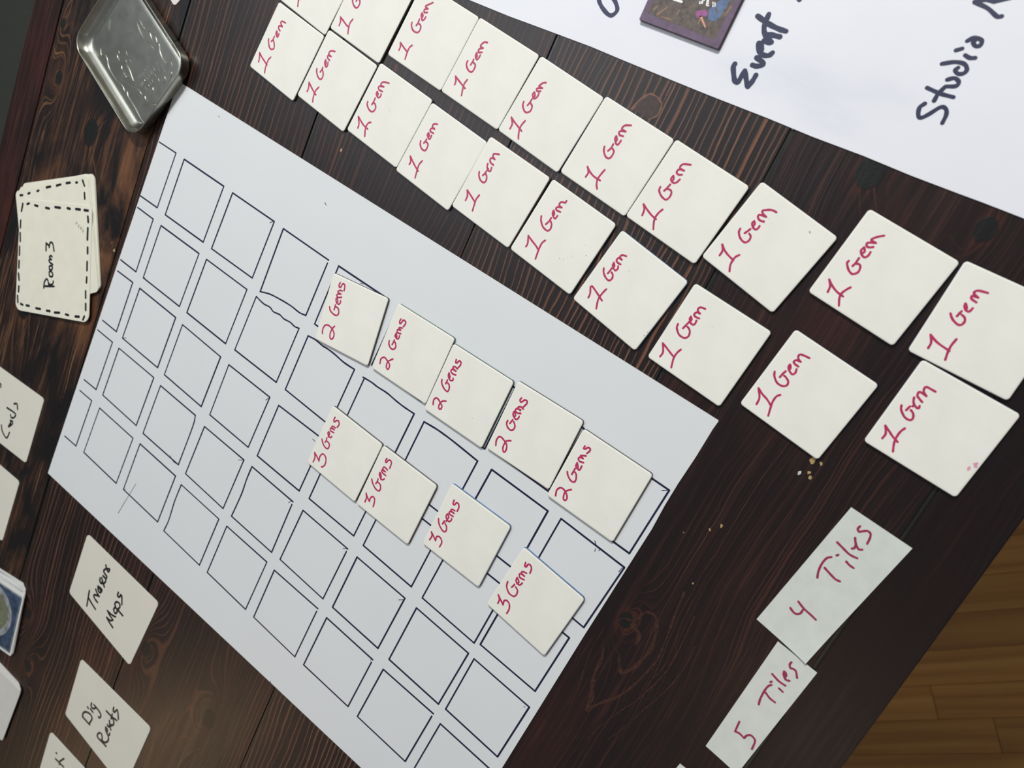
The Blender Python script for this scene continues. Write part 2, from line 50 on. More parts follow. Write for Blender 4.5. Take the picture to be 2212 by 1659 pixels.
BOARD = [[-488.53,-73.25],[-53.57,-88.99],[-54.09,-94.08],[-54.6,-111.81],[-55.72,-128.89],[-56.12,-142.55],[-55.88,-158.33],[-57.96,-205.33],[-59.24,-233.81],[-61.09,-286.19],[-65.66,-414.17],[-502.93,-410.29]]
SQUARES = [[[[-462.5,-161.9],[-460.9,-119.2]],[[-460.9,-119.2],[-418.1,-120.8]],[[-418.1,-120.8],[-420.0,-163.3]],[[-462.5,-161.9],[-420.0,-163.3]]],[[[-464.9,-213.1],[-463.3,-170.7]],[[-463.3,-170.7],[-420.4,-172.2]],[[-420.4,-172.2],[-422.4,-214.8]],[[-464.9,-213.1],[-422.4,-214.8]]],[[[-467.0,-264.6],[-465.1,-221.8]],[[-465.1,-221.8],[-422.5,-223.8]],[[-422.5,-223.8],[-424.1,-266.2]],[[-467.0,-264.6],[-424.1,-266.2]]],[[[-469.2,-315.9],[-467.4,-273.5]],[[-467.4,-273.5],[-424.6,-274.9]],[[-424.6,-274.9],[-426.5,-317.8]],[[-469.2,-315.9],[-426.5,-317.8]]],[[[-470.6,-369.6],[-468.3,-327.1]],[[-468.3,-327.1],[-425.6,-328.6]],[[-425.6,-328.6],[-427.7,-371.3]],[[-470.6,-369.6],[-427.7,-371.3]]],[[[-410.9,-163.9],[-408.7,-121.5]],[[-408.7,-121.5],[-366.5,-123.2]],[[-366.5,-123.2],[-368.2,-165.3]],[[-410.9,-163.9],[-368.2,-165.3]]],[[[-413.9,-215.3],[-412.1,-172.7]],[[-412.1,-172.7],[-369.2,-174.4]],[[-369.2,-174.4],[-371.1,-217.3]],[[-413.9,-215.3],[-371.1,-217.3]]],[[[-415.7,-267.4],[-414.2,-225.2]],[[-414.2,-225.2],[-371.4,-227.9]],[[-371.4,-227.9],[-373.1,-269.5]],[[-415.7,-267.4],[-373.1,-269.5]]],[[[-417.6,-319.3],[-415.9,-276.8]],[[-415.9,-276.8],[-375.5,-278.3]],[[-375.5,-278.3],[-374.4,-287.0],[-375.3,-320.7]],[[-417.6,-319.3],[-375.3,-320.7]]],[[[-418.7,-371.1],[-417.1,-328.4]],[[-417.1,-328.4],[-374.3,-330.0]],[[-374.3,-330.0],[-376.0,-372.7]],[[-418.7,-371.1],[-376.0,-372.7]]],[[[-357.9,-170.3],[-357.4,-124.1]],[[-357.4,-124.1],[-314.5,-126.0]],[[-314.5,-128.2],[-315.8,-166.3]],[[-358.0,-170.3],[-349.5,-167.9],[-339.7,-166.9],[-329.8,-166.5],[-321.7,-167.1],[-315.8,-166.3]]],[[[-361.7,-217.0],[-359.6,-174.8]],[[-359.6,-174.8],[-351.9,-176.2],[-345.8,-175.7],[-341.7,-177.0],[-335.9,-176.2],[-331.5,-177.0],[-325.6,-176.5],[-321.2,-177.2],[-317.1,-176.5]],[[-317.2,-176.6],[-319.0,-218.5]],[[-361.7,-217.0],[-319.0,-218.5]]],[[[-363.3,-270.5],[-362.2,-229.1]],[[-362.2,-229.1],[-319.6,-230.5]],[[-319.6,-230.5],[-321.8,-272.1]],[[-363.3,-270.5],[-321.8,-272.1]]],[[[-366.2,-322.7],[-364.2,-280.9]],[[-364.2,-280.9],[-321.4,-282.3]],[[-321.4,-282.3],[-323.5,-325.0]],[[-366.2,-322.7],[-323.5,-325.0]]],[[[-367.6,-375.1],[-366.5,-364.6],[-367.2,-348.1],[-366.5,-332.6]],[[-366.5,-332.6],[-323.7,-334.3]],[[-323.7,-334.3],[-325.5,-376.9]],[[-367.6,-375.1],[-325.5,-376.9]]],[[[-306.9,-167.8],[-305.6,-125.8]],[[-305.6,-125.8],[-262.9,-127.0]],[[-262.9,-127.0],[-264.7,-169.7]],[[-306.9,-167.8],[-264.7,-169.7]]],[[[-310.0,-218.9],[-308.3,-177.3]],[[-308.3,-177.3],[-301.7,-176.7],[-294.9,-177.4],[-290.7,-177.2],[-284.1,-177.5],[-275.2,-178.6],[-265.6,-178.5]],[[-265.6,-178.5],[-267.5,-221.1]],[[-310.0,-218.9],[-267.5,-221.1]]],[[[-312.1,-273.0],[-310.4,-231.5]],[[-310.4,-231.5],[-267.9,-232.2]],[[-267.9,-232.2],[-269.8,-274.4]],[[-312.1,-273.0],[-269.8,-274.4]]],[[[-314.3,-325.4],[-313.0,-305.9],[-313.4,-293.3],[-313.0,-282.5]],[[-313.0,-282.5],[-271.1,-284.1]],[[-271.1,-286.3],[-271.8,-327.0]],[[-314.3,-325.4],[-271.8,-327.0]]],[[[-316.7,-377.1],[-315.0,-334.6]],[[-315.0,-334.6],[-272.4,-335.8]],[[-272.4,-335.8],[-274.1,-379.0]],[[-316.7,-377.1],[-274.1,-379.0]]],[[[-255.1,-169.4],[-253.3,-126.8]],[[-253.3,-126.8],[-210.8,-128.3]],[[-210.8,-128.3],[-212.6,-171.0]],[[-255.1,-169.4],[-212.6,-171.0]]],[[[-258.2,-222.0],[-256.4,-179.7]],[[-257.6,-179.6],[-250.2,-179.2],[-245.5,-179.5],[-237.1,-179.3],[-229.8,-180.1],[-224.7,-180.5],[-219.8,-180.6],[-213.9,-180.5]],[[-213.9,-180.6],[-215.7,-223.6]],[[-258.2,-222.0],[-215.7,-223.6]]],[[[-260.3,-274.3],[-258.8,-231.5]],[[-258.8,-231.5],[-216.3,-233.1]],[[-216.3,-233.1],[-218.3,-275.7]],[[-260.3,-274.3],[-218.3,-275.7]]],[[[-263.3,-327.0],[-261.2,-284.5]],[[-261.2,-284.5],[-218.4,-286.3]],[[-218.6,-288.5],[-220.5,-329.1]],[[-263.3,-327.0],[-220.5,-329.1]]],[[[-265.4,-379.3],[-264.3,-337.0]],[[-264.3,-337.0],[-221.0,-337.9]],[[-221.1,-340.1],[-222.5,-381.2]],[[-265.4,-379.3],[-222.5,-381.2]]],[[[-205.0,-172.6],[-203.3,-129.9]],[[-203.3,-129.9],[-161.3,-131.9]],[[-161.3,-131.9],[-162.0,-173.7]],[[-205.0,-172.6],[-162.0,-173.7]]],[[[-207.1,-223.8],[-205.5,-181.1]],[[-205.4,-181.2],[-196.9,-180.6],[-191.4,-180.6],[-181.9,-181.0],[-162.8,-182.6]],[[-162.8,-182.6],[-164.7,-225.3]],[[-207.1,-223.8],[-164.7,-225.3]]],[[[-209.2,-276.9],[-207.4,-234.4]],[[-207.4,-234.4],[-164.9,-236.0]],[[-164.9,-236.0],[-166.6,-278.9]],[[-209.2,-276.9],[-166.6,-278.9]]],[[[-211.4,-329.3],[-209.8,-286.7]],[[-209.8,-286.7],[-167.2,-288.4]],[[-167.2,-288.4],[-169.2,-331.0]],[[-211.4,-329.3],[-169.2,-331.0]]],[[[-213.8,-381.3],[-212.2,-338.9]],[[-212.2,-338.9],[-169.1,-340.5]],[[-169.2,-342.7],[-170.8,-382.5]],[[-213.8,-381.3],[-170.8,-382.5]]],[[[-158.6,-171.7],[-156.8,-129.0]],[[-156.8,-129.0],[-114.3,-130.6]],[[-114.3,-130.6],[-116.1,-173.3]],[[-158.6,-171.7],[-116.1,-173.3]]],[[[-154.8,-224.7],[-152.5,-182.0]],[[-152.5,-182.0],[-111.0,-183.5]],[[-111.0,-183.5],[-112.3,-226.3]],[[-154.8,-224.7],[-112.3,-226.3]]],[[[-156.8,-280.3],[-154.8,-238.0]],[[-154.8,-238.0],[-112.3,-239.5]],[[-112.3,-239.5],[-113.9,-282.6]],[[-156.8,-280.3],[-113.9,-282.6]]],[[[-159.0,-332.0],[-157.3,-288.7]],[[-157.3,-288.7],[-114.1,-290.8]],[[-114.1,-290.8],[-116.3,-333.7]],[[-159.0,-332.0],[-116.3,-333.7]]],[[[-161.7,-383.5],[-159.6,-340.9]],[[-159.6,-340.9],[-116.4,-341.8]],[[-116.5,-344.0],[-118.5,-384.7]],[[-161.7,-383.5],[-118.5,-384.7]]],[[[-102.4,-175.4],[-100.6,-132.8]],[[-100.6,-132.8],[-58.0,-134.4]],[[-58.0,-134.4],[-59.9,-176.9]],[[-102.4,-175.4],[-59.9,-176.9]]],[[[-103.7,-226.8],[-102.2,-182.8]],[[-102.2,-182.8],[-58.5,-185.4]],[[-58.5,-185.4],[-61.7,-229.8]],[[-103.7,-226.8],[-61.7,-229.8]]],[[[-110.1,-280.7],[-108.5,-238.5]],[[-108.5,-238.5],[-65.9,-240.6]],[[-65.9,-240.6],[-68.1,-282.5]],[[-110.1,-280.7],[-68.1,-282.5]]],[[[-110.7,-333.1],[-109.4,-291.4]],[[-109.4,-291.4],[-66.5,-293.5]],[[-66.5,-293.5],[-68.6,-335.2]],[[-110.7,-333.1],[-68.6,-335.2]]],[[[-111.2,-386.9],[-109.4,-344.2]],[[-109.4,-344.2],[-66.9,-345.8]],[[-66.9,-345.8],[-68.7,-388.5]],[[-111.2,-386.9],[-68.7,-388.5]]],[[[-489.3,-118.0],[-470.2,-118.4]],[[-470.2,-118.4],[-472.1,-160.8]],[[-472.1,-160.8],[-491.6,-160.3]]],[[[-491.1,-169.1],[-472.6,-169.9]],[[-472.6,-169.9],[-473.7,-212.6]],[[-473.7,-212.6],[-492.4,-211.9]]],[[[-492.3,-221.0],[-473.7,-221.3]],[[-473.7,-221.3],[-475.0,-263.4]],[[-475.0,-263.4],[-492.6,-262.9]]],[[[-494.7,-272.4],[-475.7,-272.9]],[[-475.7,-272.9],[-477.7,-315.9]],[[-477.7,-315.9],[-493.4,-315.9]]],[[[-494.7,-326.4],[-478.7,-326.6]],[[-478.7,-326.6],[-480.9,-370.1]],[[-480.9,-370.1],[-496.1,-370.0]]]]
TICKS = [[[-369.76,-125.5],[-366.61,-123.07]],[[-321.97,-234.15],[-319.65,-230.49]],[[-221.73,-288.35],[-218.44,-286.28]],[[-170.49,-292.31],[-166.97,-289.36]],[[-61.12,-136.64],[-58.18,-134.41]],[[-385.84,-318.96],[-380.67,-321.35],[-375.59,-320.68]],[[-325.81,-285.05],[-321.5,-282.51]],[[-416.17,-391.87],[-412.5,-376.12],[-408.35,-359.23]],[[-275.3,-236.65],[-272.64,-236.93]],[[-418.52,-370.8],[-416.23,-369.29]],[[-464.58,-212.93],[-462.89,-212.09]],[[-466.64,-264.44],[-463.22,-262.4]],[[-274.12,-286.86],[-272.04,-284.02]],[[-79.61,-182.28],[-77.52,-184.0],[-75.04,-184.27]],[[-74.99,-185.81],[-75.04,-184.27]],[[-76.81,-187.52],[-77.14,-185.76]],[[-232.5,-411.82],[-228.78,-416.31]],[[-333.01,-94.97],[-331.29,-95.94]],[[-170.3,-341.94],[-170.02,-339.76]],[[-69.32,-295.8],[-68.71,-295.28]],[[-59.97,-189.44],[-59.42,-186.23]],[[-442.24,-80.39],[-441.3,-80.87]],[[-285.42,-127.64],[-283.47,-127.47]]]
PAPEREDGE = [[-287.98,47.74],[-259.47,47.94],[-239.75,48.62],[-205.8,49.66],[-186.72,49.58],[-155.97,49.74],[-135.94,49.89],[-103.65,50.52],[-81.33,50.53],[-56.35,51.34],[-33.74,51.35],[-11.99,52.0],[-3.02,52.37],[14.69,52.76]]
EV = [[[-130.99,67.26],[-130.92,65.7],[-128.65,62.16],[-126.91,60.17],[-125.45,60.42],[-125.21,63.42],[-124.96,66.11]],[[-124.96,66.11],[-122.44,62.98],[-120.31,60.29]],[[-119.92,60.14],[-119.17,63.32],[-119.0,66.12]],[[-122.59,73.43],[-118.55,72.3],[-118.99,70.86],[-120.93,69.87],[-122.89,69.74]],[[-124.92,79.58],[-123.99,77.63],[-122.16,76.0],[-119.75,75.57],[-117.69,76.3],[-116.75,77.91]],[[-123.88,79.94],[-122.25,77.39]],[[-123.24,81.57],[-120.52,81.38],[-119.65,81.91]],[[-119.73,81.88],[-122.09,83.09],[-123.65,83.68]],[[-123.91,83.87],[-121.85,84.86],[-119.53,85.09],[-117.1,85.37]],[[-127.01,92.76],[-126.81,90.46],[-126.4,87.8],[-125.48,85.59],[-123.91,83.87]],[[-131.57,90.42],[-127.45,89.41],[-123.04,88.65],[-118.93,88.37],[-115.67,88.5]],[[-119.11,104.26],[-116.88,102.93]]]
ST = [[[-44.38,80.58],[-45.45,78.29],[-44.24,75.26],[-42.65,74.8],[-40.6,77.22],[-37.82,81.49],[-35.53,81.58],[-34.15,79.46],[-33.8,75.87]],[[-46.9,86.81],[-40.7,86.49],[-35.27,86.96]],[[-41.55,82.99],[-41.55,86.17],[-40.49,89.73]],[[-41.21,92.6],[-38.88,94.09],[-36.61,93.26],[-36.79,91.37],[-40.32,89.89]],[[-46.54,97.71],[-42.3,100.01],[-38.55,100.58],[-36.39,99.04],[-36.57,97.16],[-38.55,96.18],[-40.35,97.08],[-39.84,98.41]],[[-39.92,103.84],[-37.68,103.46],[-35.8,104.12]],[[-44.26,104.47],[-42.38,105.9]],[[-42.17,109.29],[-40.25,111.37],[-37.18,111.26],[-36.62,109.43],[-38.04,108.43],[-39.82,109.59],[-39.39,110.75]],[[-35.15,122.2],[-36.8,121.66],[-41.8,123.49],[-47.62,124.09]],[[-47.74,124.3],[-44.33,126.14],[-40.64,126.59]],[[-40.64,126.59],[-35.69,129.8]]]
OO = [[[-212.73,71.65],[-209.64,69.3],[-204.87,67.22],[-202.13,67.52],[-200.78,70.38],[-202.46,72.85],[-205.82,75.08],[-209.92,75.27],[-212.45,73.86],[-212.73,71.65]]]
EVENT = [[-186.83,70.23],[-141.44,70.65],[-140.76,94.28],[-187.33,79.29]]
ART = {"rect":[[-173.97,83.59],[-168.76,83.84],[-168.99,84.9],[-174.36,84.9]],"feather":[[-160.03,81.79],[-159.99,82.94],[-158.19,83.83],[-155.7,84.64],[-154.37,83.66],[-154.24,81.98],[-156.45,81.25],[-157.55,80.3],[-158.41,79.45],[-159.49,80.81]],"stick":[[-157.72,80.94],[-156.66,81.64],[-152.11,77.53],[-152.45,76.94]],"blue":[[-153.03,80.94],[-154.72,85.23],[-151.38,90.86],[-147.03,94.49],[-147.08,88.87],[-147.95,83.48],[-148.94,81.17]],"Sp":[[-160.38,86.25],[-160.99,86.91],[-159.9,87.56],[-159.14,86.77]],"txt":[[[-160.68,87.19],[-160.43,86.35],[-159.8,86.67],[-159.85,87.46],[-159.19,87.43],[-159.15,86.65]],[[-159.62,88.21],[-158.73,88.27]],[[-159.67,88.31],[-159.98,88.88],[-159.36,88.97]],[[-156.76,86.57],[-155.52,86.68]],[[-156.74,86.76],[-157.05,87.33],[-155.95,87.46]],[[-157.21,87.84],[-156.64,87.8],[-156.64,88.49],[-157.31,88.5],[-157.26,87.94]],[[-157.58,88.75],[-156.74,89.14]],[[-153.75,87.55],[-153.29,86.96]],[[-152.73,88.06],[-152.49,87.4]],[[-154.41,88.75],[-153.87,88.14]],[[-153.35,88.82],[-152.88,88.23]]]}
ARTPL = [[[-178.53,75.1],[-175.23,79.7]],[[-176.76,76.87],[-177.83,78.85]],[[-181.36,76.52],[-180.42,78.59]],[[-169.85,74.18],[-169.6,78.65]],[[-169.08,76.47],[-168.56,80.43]],[[-159.6,75.0],[-160.06,79.47]],[[-156.51,77.78],[-156.6,79.75]],[[-149.44,74.41],[-150.48,78.08]],[[-145.79,85.34],[-144.94,89.57]],[[-151.97,87.28],[-150.11,85.06]],[[-175.68,74.88],[-170.39,75.16]],[[-163.5,74.84],[-164.0,78.16]]]
CARDQ = {"treasure":[[-440.29,-488.25],[-440.58,-428.67],[-349.03,-430.29],[-355.11,-497.67]],"dig":[[-402.37,-590.03],[-405.16,-531.06],[-314.43,-528.49],[-318.18,-598.52]],"ink":[[-411.77,-617.88],[-323.79,-615.79],[-321.43,-675.74],[-409.41,-677.83]],"cards":[[-531.28,-355.87],[-618.99,-363.07],[-619.27,-426.07],[-531.57,-418.87]],"blank":[[-532.8,-438.56],[-620.68,-443.17],[-621.27,-506.17],[-533.39,-501.56]],"corner":[[-513.19,-29.17],[-480.03,24.39],[-533.19,52.22],[-566.35,-1.35]],"strip":[[17.87,-261.97],[11.3,-331.67],[39.3,-331.91],[45.87,-262.22]],"p4":[[11.21,-167.77],[19.62,-93.15],[50.82,-95.3],[40.88,-172.35]],"p5":[[23.65,-243.81],[25.02,-171.34],[47.46,-173.54],[43.32,-245.75]],"room":[[-618.0,-218.59],[-535.19,-187.95],[-503.46,-271.05],[-590.07,-304.33]],"room_b":[[-627.12,-216.13],[-550.23,-168.89],[-503.41,-243.93],[-577.01,-298.03]],"room_c":[[-624.57,-211.64],[-549.48,-167.46],[-503.47,-243.05],[-576.4,-297.23]],"room_d":[[-622.45,-207.27],[-544.8,-165.55],[-503.54,-242.17],[-576.45,-296.28]],"room_e":[[-622.61,-207.9],[-544.27,-166.09],[-503.67,-241.77],[-576.38,-296.73]],"room_f":[[-622.68,-208.77],[-544.18,-166.82],[-504.33,-241.37],[-576.47,-296.77]],"art_a":[[-485.28,-525.43],[-571.16,-544.63],[-565.6,-607.38],[-479.72,-588.19]],"art_b":[[-485.98,-523.44],[-571.62,-543.65],[-564.75,-606.28],[-479.11,-586.06]],"art_c":[[-487.02,-520.94],[-572.47,-541.96],[-565.0,-604.51],[-479.55,-583.5]],"art_d":[[-488.59,-518.84],[-573.49,-541.99],[-565.55,-604.49],[-480.65,-581.34]],"art_e":[[-492.46,-517.93],[-577.95,-538.78],[-569.7,-601.24],[-484.21,-580.39]],"wh_a":[[-456.82,-609.12],[-544.57,-615.7],[-548.31,-678.59],[-460.56,-672.0]],"wh_b":[[-457.79,-607.59],[-545.56,-614.04],[-548.65,-676.97],[-460.88,-670.52]],"wh_c":[[-460.26,-606.78],[-548.14,-611.37],[-551.03,-674.3],[-463.15,-669.71]],"wh_d":[[-462.66,-606.97],[-550.64,-609.01],[-553.09,-671.96],[-465.11,-669.93]]}
ROOM = [[[-563.07,-269.34],[-552.2,-264.09]],[[-563.41,-271.1],[-564.38,-266.76],[-563.07,-263.01],[-560.41,-263.74],[-558.39,-266.51]],[[-559.16,-265.18],[-556.0,-264.62],[-554.36,-262.23],[-554.67,-260.75]],[[-562.13,-256.39],[-560.5,-259.0],[-557.63,-258.26],[-557.29,-256.05],[-560.12,-254.86],[-562.0,-256.19]],[[-563.62,-252.36],[-562.45,-254.37],[-559.77,-253.19],[-560.24,-250.84],[-562.71,-251.23],[-563.62,-252.36]],[[-560.44,-249.11],[-565.09,-248.87],[-565.62,-247.36],[-563.3,-246.1]],[[-563.74,-246.31],[-566.38,-245.56],[-565.1,-243.59],[-563.51,-243.84]],[[-572.2,-242.61],[-574.4,-237.12]],[[-574.4,-237.12],[-570.64,-237.49],[-569.61,-238.68]],[[-569.68,-238.51],[-570.03,-235.18],[-568.55,-233.68],[-566.04,-234.64],[-563.02,-238.56]]]
ROOMD = [[[-613.48,-221.16],[-612.85,-227.04]],[[-608.35,-219.15],[-606.1,-217.41]],[[-598.94,-215.85],[-595.35,-214.97]],[[-585.43,-211.97],[-581.22,-210.71]],[[-575.04,-206.77],[-569.24,-204.79]],[[-561.19,-201.35],[-558.05,-200.56]],[[-551.63,-197.85],[-546.89,-196.15]],[[-542.18,-194.47],[-538.07,-193.05]],[[-536.53,-197.23],[-534.44,-200.81]],[[-533.06,-205.25],[-530.11,-213.3]],[[-527.5,-218.7],[-525.75,-222.74]],[[-523.65,-228.86],[-521.31,-234.89]],[[-519.45,-239.82],[-518.17,-243.7]],[[-516.49,-250.11],[-514.28,-254.91]],[[-512.5,-259.02],[-510.55,-263.52]],[[-510.06,-268.79],[-510.54,-271.82]],[[-585.32,-296.51],[-582.47,-296.01]],[[-578.18,-294.28],[-574.66,-292.95]],[[-565.93,-290.55],[-560.79,-288.65]],[[-553.05,-286.07],[-549.3,-284.59]],[[-543.52,-282.82],[-538.16,-280.21]],[[-530.9,-277.83],[-527.52,-276.81]],[[-519.67,-273.83],[-515.6,-271.97]],[[-610.97,-234.5],[-609.12,-239.69]],[[-607.82,-243.93],[-605.04,-249.93]],[[-604.3,-254.28],[-601.95,-260.7]],[[-600.53,-265.23],[-598.66,-270.5]],[[-597.24,-275.05],[-594.63,-279.51]],[[-592.91,-284.41],[-591.64,-288.6]],[[-591.59,-292.44],[-589.22,-297.06]]]
ROOM2 = [[[-619.86,-216.52],[-617.14,-215.13]],[[-611.03,-211.17],[-609.21,-209.83]],[[-601.31,-204.82],[-599.4,-203.45]],[[-591.52,-197.42],[-587.17,-194.81]],[[-580.62,-191.17],[-576.21,-188.29]],[[-570.34,-184.69],[-566.4,-182.56]],[[-559.94,-179.68],[-558.71,-179.05]],[[-553.46,-175.15],[-549.92,-178.01]],[[-547.82,-182.87],[-545.75,-186.72]]]
CARDS = [[[-573.28,-406.36],[-570.13,-410.58],[-562.89,-413.0],[-560.92,-406.13]],[[-564.18,-402.48],[-562.15,-395.41],[-560.14,-396.88],[-563.13,-401.61]],[[-562.51,-397.96],[-564.11,-395.78]],[[-572.1,-388.34],[-560.31,-387.12],[-560.2,-390.76],[-563.46,-393.06],[-565.55,-391.41]],[[-564.88,-380.26],[-561.37,-378.19],[-558.85,-382.21]],[[-589.59,-374.24],[-587.11,-374.19],[-586.49,-376.6]]]
TREAS = [[[-419.7,-470.93],[-417.19,-484.75]],[[-417.77,-477.31],[-412.77,-479.15],[-407.4,-480.67]],[[-407.58,-473.78],[-411.19,-473.16],[-413.41,-471.64],[-412.78,-469.97],[-407.8,-467.82]],[[-413.66,-465.08],[-411.31,-466.89],[-407.8,-467.82]],[[-412.35,-460.94],[-411.05,-463.92],[-408.24,-464.43],[-407.23,-460.84],[-410.92,-460.67],[-412.43,-461.24]],[[-411.18,-461.26],[-408.06,-462.48]],[[-405.87,-456.92],[-407.83,-455.24],[-410.01,-454.49]],[[-412.99,-453.55],[-411.82,-456.23],[-409.36,-455.97],[-406.65,-452.79],[-406.78,-450.16]],[[-411.69,-451.82],[-409.49,-453.33]],[[-410.7,-449.37],[-406.93,-449.34],[-407.09,-447.12]],[[-406.94,-447.0],[-410.81,-446.1],[-411.81,-444.5],[-410.34,-442.03]],[[-411.55,-439.27],[-409.62,-441.35],[-407.05,-442.58],[-406.33,-439.58],[-408.69,-440.68]],[[-384.06,-481.47],[-389.03,-480.14],[-393.41,-478.34]],[[-393.41,-478.34],[-388.92,-478.07],[-386.44,-475.59]],[[-386.44,-475.59],[-391.64,-474.2],[-394.86,-472.69]],[[-394.86,-472.69],[-390.76,-472.72],[-386.56,-471.87],[-384.86,-471.12]],[[-388.79,-464.5],[-389.02,-467.44],[-386.34,-468.93],[-385.1,-466.02],[-386.89,-464.24],[-388.74,-464.62]],[[-385.37,-464.26],[-378.5,-465.04]],[[-388.16,-463.63],[-389.96,-461.85],[-388.72,-458.95],[-385.43,-458.42],[-384.04,-460.89],[-385.45,-464.08]],[[-390.31,-450.79],[-390.03,-453.69],[-388.01,-453.73],[-386.9,-450.57],[-385.25,-452.05],[-382.93,-457.3]]]
DIG = [[[-383.39,-576.41],[-373.67,-576.6]],[[-383.39,-576.41],[-384.07,-572.79],[-381.9,-569.71],[-377.92,-567.81],[-374.29,-568.17],[-373.19,-570.7],[-374.1,-575.01],[-373.55,-576.28]],[[-378.19,-563.17],[-374.46,-563.78]],[[-381.71,-564.1],[-380.59,-564.67]],[[-379.03,-557.64],[-378.55,-560.35],[-375.78,-560.75],[-373.8,-558.36],[-373.51,-557.07],[-376.16,-556.91]],[[-374.35,-557.1],[-369.91,-557.43],[-366.43,-558.57],[-365.55,-560.58],[-366.35,-562.66],[-367.61,-562.72]],[[-349.98,-579.62],[-356.34,-579.7],[-361.07,-579.69],[-362.27,-577.94],[-361.38,-575.04],[-358.99,-573.63],[-356.97,-575.34],[-356.17,-578.14]],[[-356.28,-577.88],[-352.83,-577.96],[-350.11,-574.48],[-350.19,-571.4],[-351.37,-569.67]],[[-356.89,-564.81],[-355.26,-567.55],[-352.11,-568.93],[-350.59,-567.59],[-350.9,-565.92]],[[-356.66,-564.74],[-354.18,-565.2],[-353.9,-567.38]],[[-351.01,-562.41],[-353.36,-560.32],[-355.53,-556.35]],[[-356.01,-561.4],[-354.36,-561.89],[-351.45,-557.96]],[[-354.02,-558.83],[-350.85,-557.43],[-350.51,-554.38],[-352.21,-552.43],[-354.38,-552.26]],[[-361.93,-551.38],[-355.23,-551.28],[-348.63,-550.13]],[[-355.04,-548.86],[-354.66,-553.53]],[[-355.97,-542.36],[-355.26,-545.5],[-353.62,-545.44],[-351.96,-541.63],[-349.87,-543.56],[-347.49,-547.64]]]
INK = [[[-396.34,-636.2],[-385.1,-635.26]],[[-387.8,-628.14],[-390.92,-634.01],[-390.6,-637.57]],[[-397.91,-630.48],[-397.24,-630.43]],[[-390.98,-642.75],[-385.81,-642.81],[-392.4,-647.53]]]
P4 = [[[27.37,-98.9],[27.15,-100.58],[28.2,-101.39],[29.6,-100.25],[30.99,-99.11],[32.69,-99.3],[33.63,-101.2],[34.05,-104.49]],[[28.37,-105.05],[29.38,-106.57],[30.78,-108.0],[32.45,-108.88],[33.67,-108.19]],[[30.32,-107.98],[30.49,-109.58],[29.72,-110.3]],[[22.93,-111.45],[26.12,-112.33],[29.64,-113.31],[32.03,-113.34],[33.92,-113.03]],[[30.87,-117.31],[32.87,-117.96],[35.02,-118.09]],[[25.87,-117.19],[26.31,-116.38]],[[24.09,-131.8],[22.95,-128.7],[22.41,-124.47],[22.86,-120.96],[24.3,-119.22]],[[24.45,-125.65],[27.98,-126.81],[31.18,-127.66],[33.27,-127.36]],[[21.46,-152.7],[23.59,-153.66],[25.42,-153.55],[26.52,-152.16],[26.67,-149.64]],[[22.86,-147.58],[26.68,-149.09],[30.87,-149.91],[33.82,-150.58]]]
P5 = [[[30.66,-220.46],[31.46,-226.49]],[[31.46,-226.49],[33.7,-225.94],[36.72,-226.53]],[[36.72,-226.53],[37.17,-224.29],[38.74,-222.9],[41.06,-223.47],[41.97,-225.11],[42.58,-228.97]],[[33.68,-205.99],[32.78,-202.59],[32.4,-197.78],[32.62,-194.65],[33.59,-192.87]],[[33.18,-198.3],[36.34,-199.56],[39.37,-199.74]],[[37.24,-192.15],[39.55,-192.54]],[[32.48,-192.04],[32.77,-191.4]],[[31.07,-187.76],[35.28,-188.92],[38.99,-188.93]],[[34.94,-182.83],[35.31,-184.07],[36.67,-185.64],[38.02,-186.06],[39.26,-185.42]],[[35.78,-182.91],[36.73,-184.05],[36.85,-185.11]],[[35.4,-176.52],[35.26,-177.97],[36.35,-179.37],[37.74,-179.0],[39.3,-179.24],[41.35,-181.76]]]
KNOTLINES = [[1.24,[[-25.39,-178.27],[-23.42,-191.98],[-21.03,-206.63],[-19.4,-220.05],[-21.09,-231.05]]],[1.8599999999999999,[[-37.56,-270.97],[-33.59,-263.03],[-27.15,-252.51],[-23.21,-241.49],[-21.09,-231.05],[-19.4,-220.05]]],[2.79,[[-37.71,-271.66],[-39.39,-261.76],[-41.87,-257.11],[-44.16,-248.98],[-45.09,-238.7],[-47.24,-232.8]]],[2.232,[[-32.51,-238.83],[-28.82,-234.71],[-26.32,-226.73],[-25.25,-216.28],[-27.3,-206.36],[-30.87,-199.78],[-35.47,-199.17],[-38.26,-202.86],[-38.7,-207.39],[-41.09,-209.24]]],[2.108,[[-32.31,-239.21],[-37.41,-232.49]]],[3.1,[[-39.01,-211.31],[-34.08,-213.79],[-33.17,-219.43]]],[0.806,[[-41.44,-209.5],[-46.18,-211.59],[-48.06,-217.29],[-45.13,-220.88]]],[0.744,[[-14.72,-186.3],[-12.37,-212.24],[-13.29,-227.81],[-17.54,-246.57],[-22.36,-259.56],[-27.17,-275.05],[-29.0,-287.04]]],[0.62,[[-6.9,-200.57],[-5.76,-214.19],[-7.48,-231.54],[-11.79,-248.23],[-15.29,-263.49],[-20.58,-279.75]]],[0.62,[[-47.21,-276.39],[-47.89,-263.28],[-50.92,-247.85],[-52.16,-237.82],[-52.18,-222.63]]],[0.558,[[-19.57,-178.92],[-18.08,-195.01],[-15.79,-207.68],[-15.03,-222.85],[-18.38,-239.62]]]]
THUMBLINES = [[1.3,[[-170.01,29.66],[-168.47,34.95],[-165.79,38.94],[-163.59,40.19],[-159.47,39.64],[-156.57,37.8],[-155.63,35.21]]],[1.1,[[-155.82,35.56],[-156.08,31.64],[-159.48,28.18]]],[0.5,[[-156.19,49.23],[-156.12,41.33],[-156.19,37.1]]]]
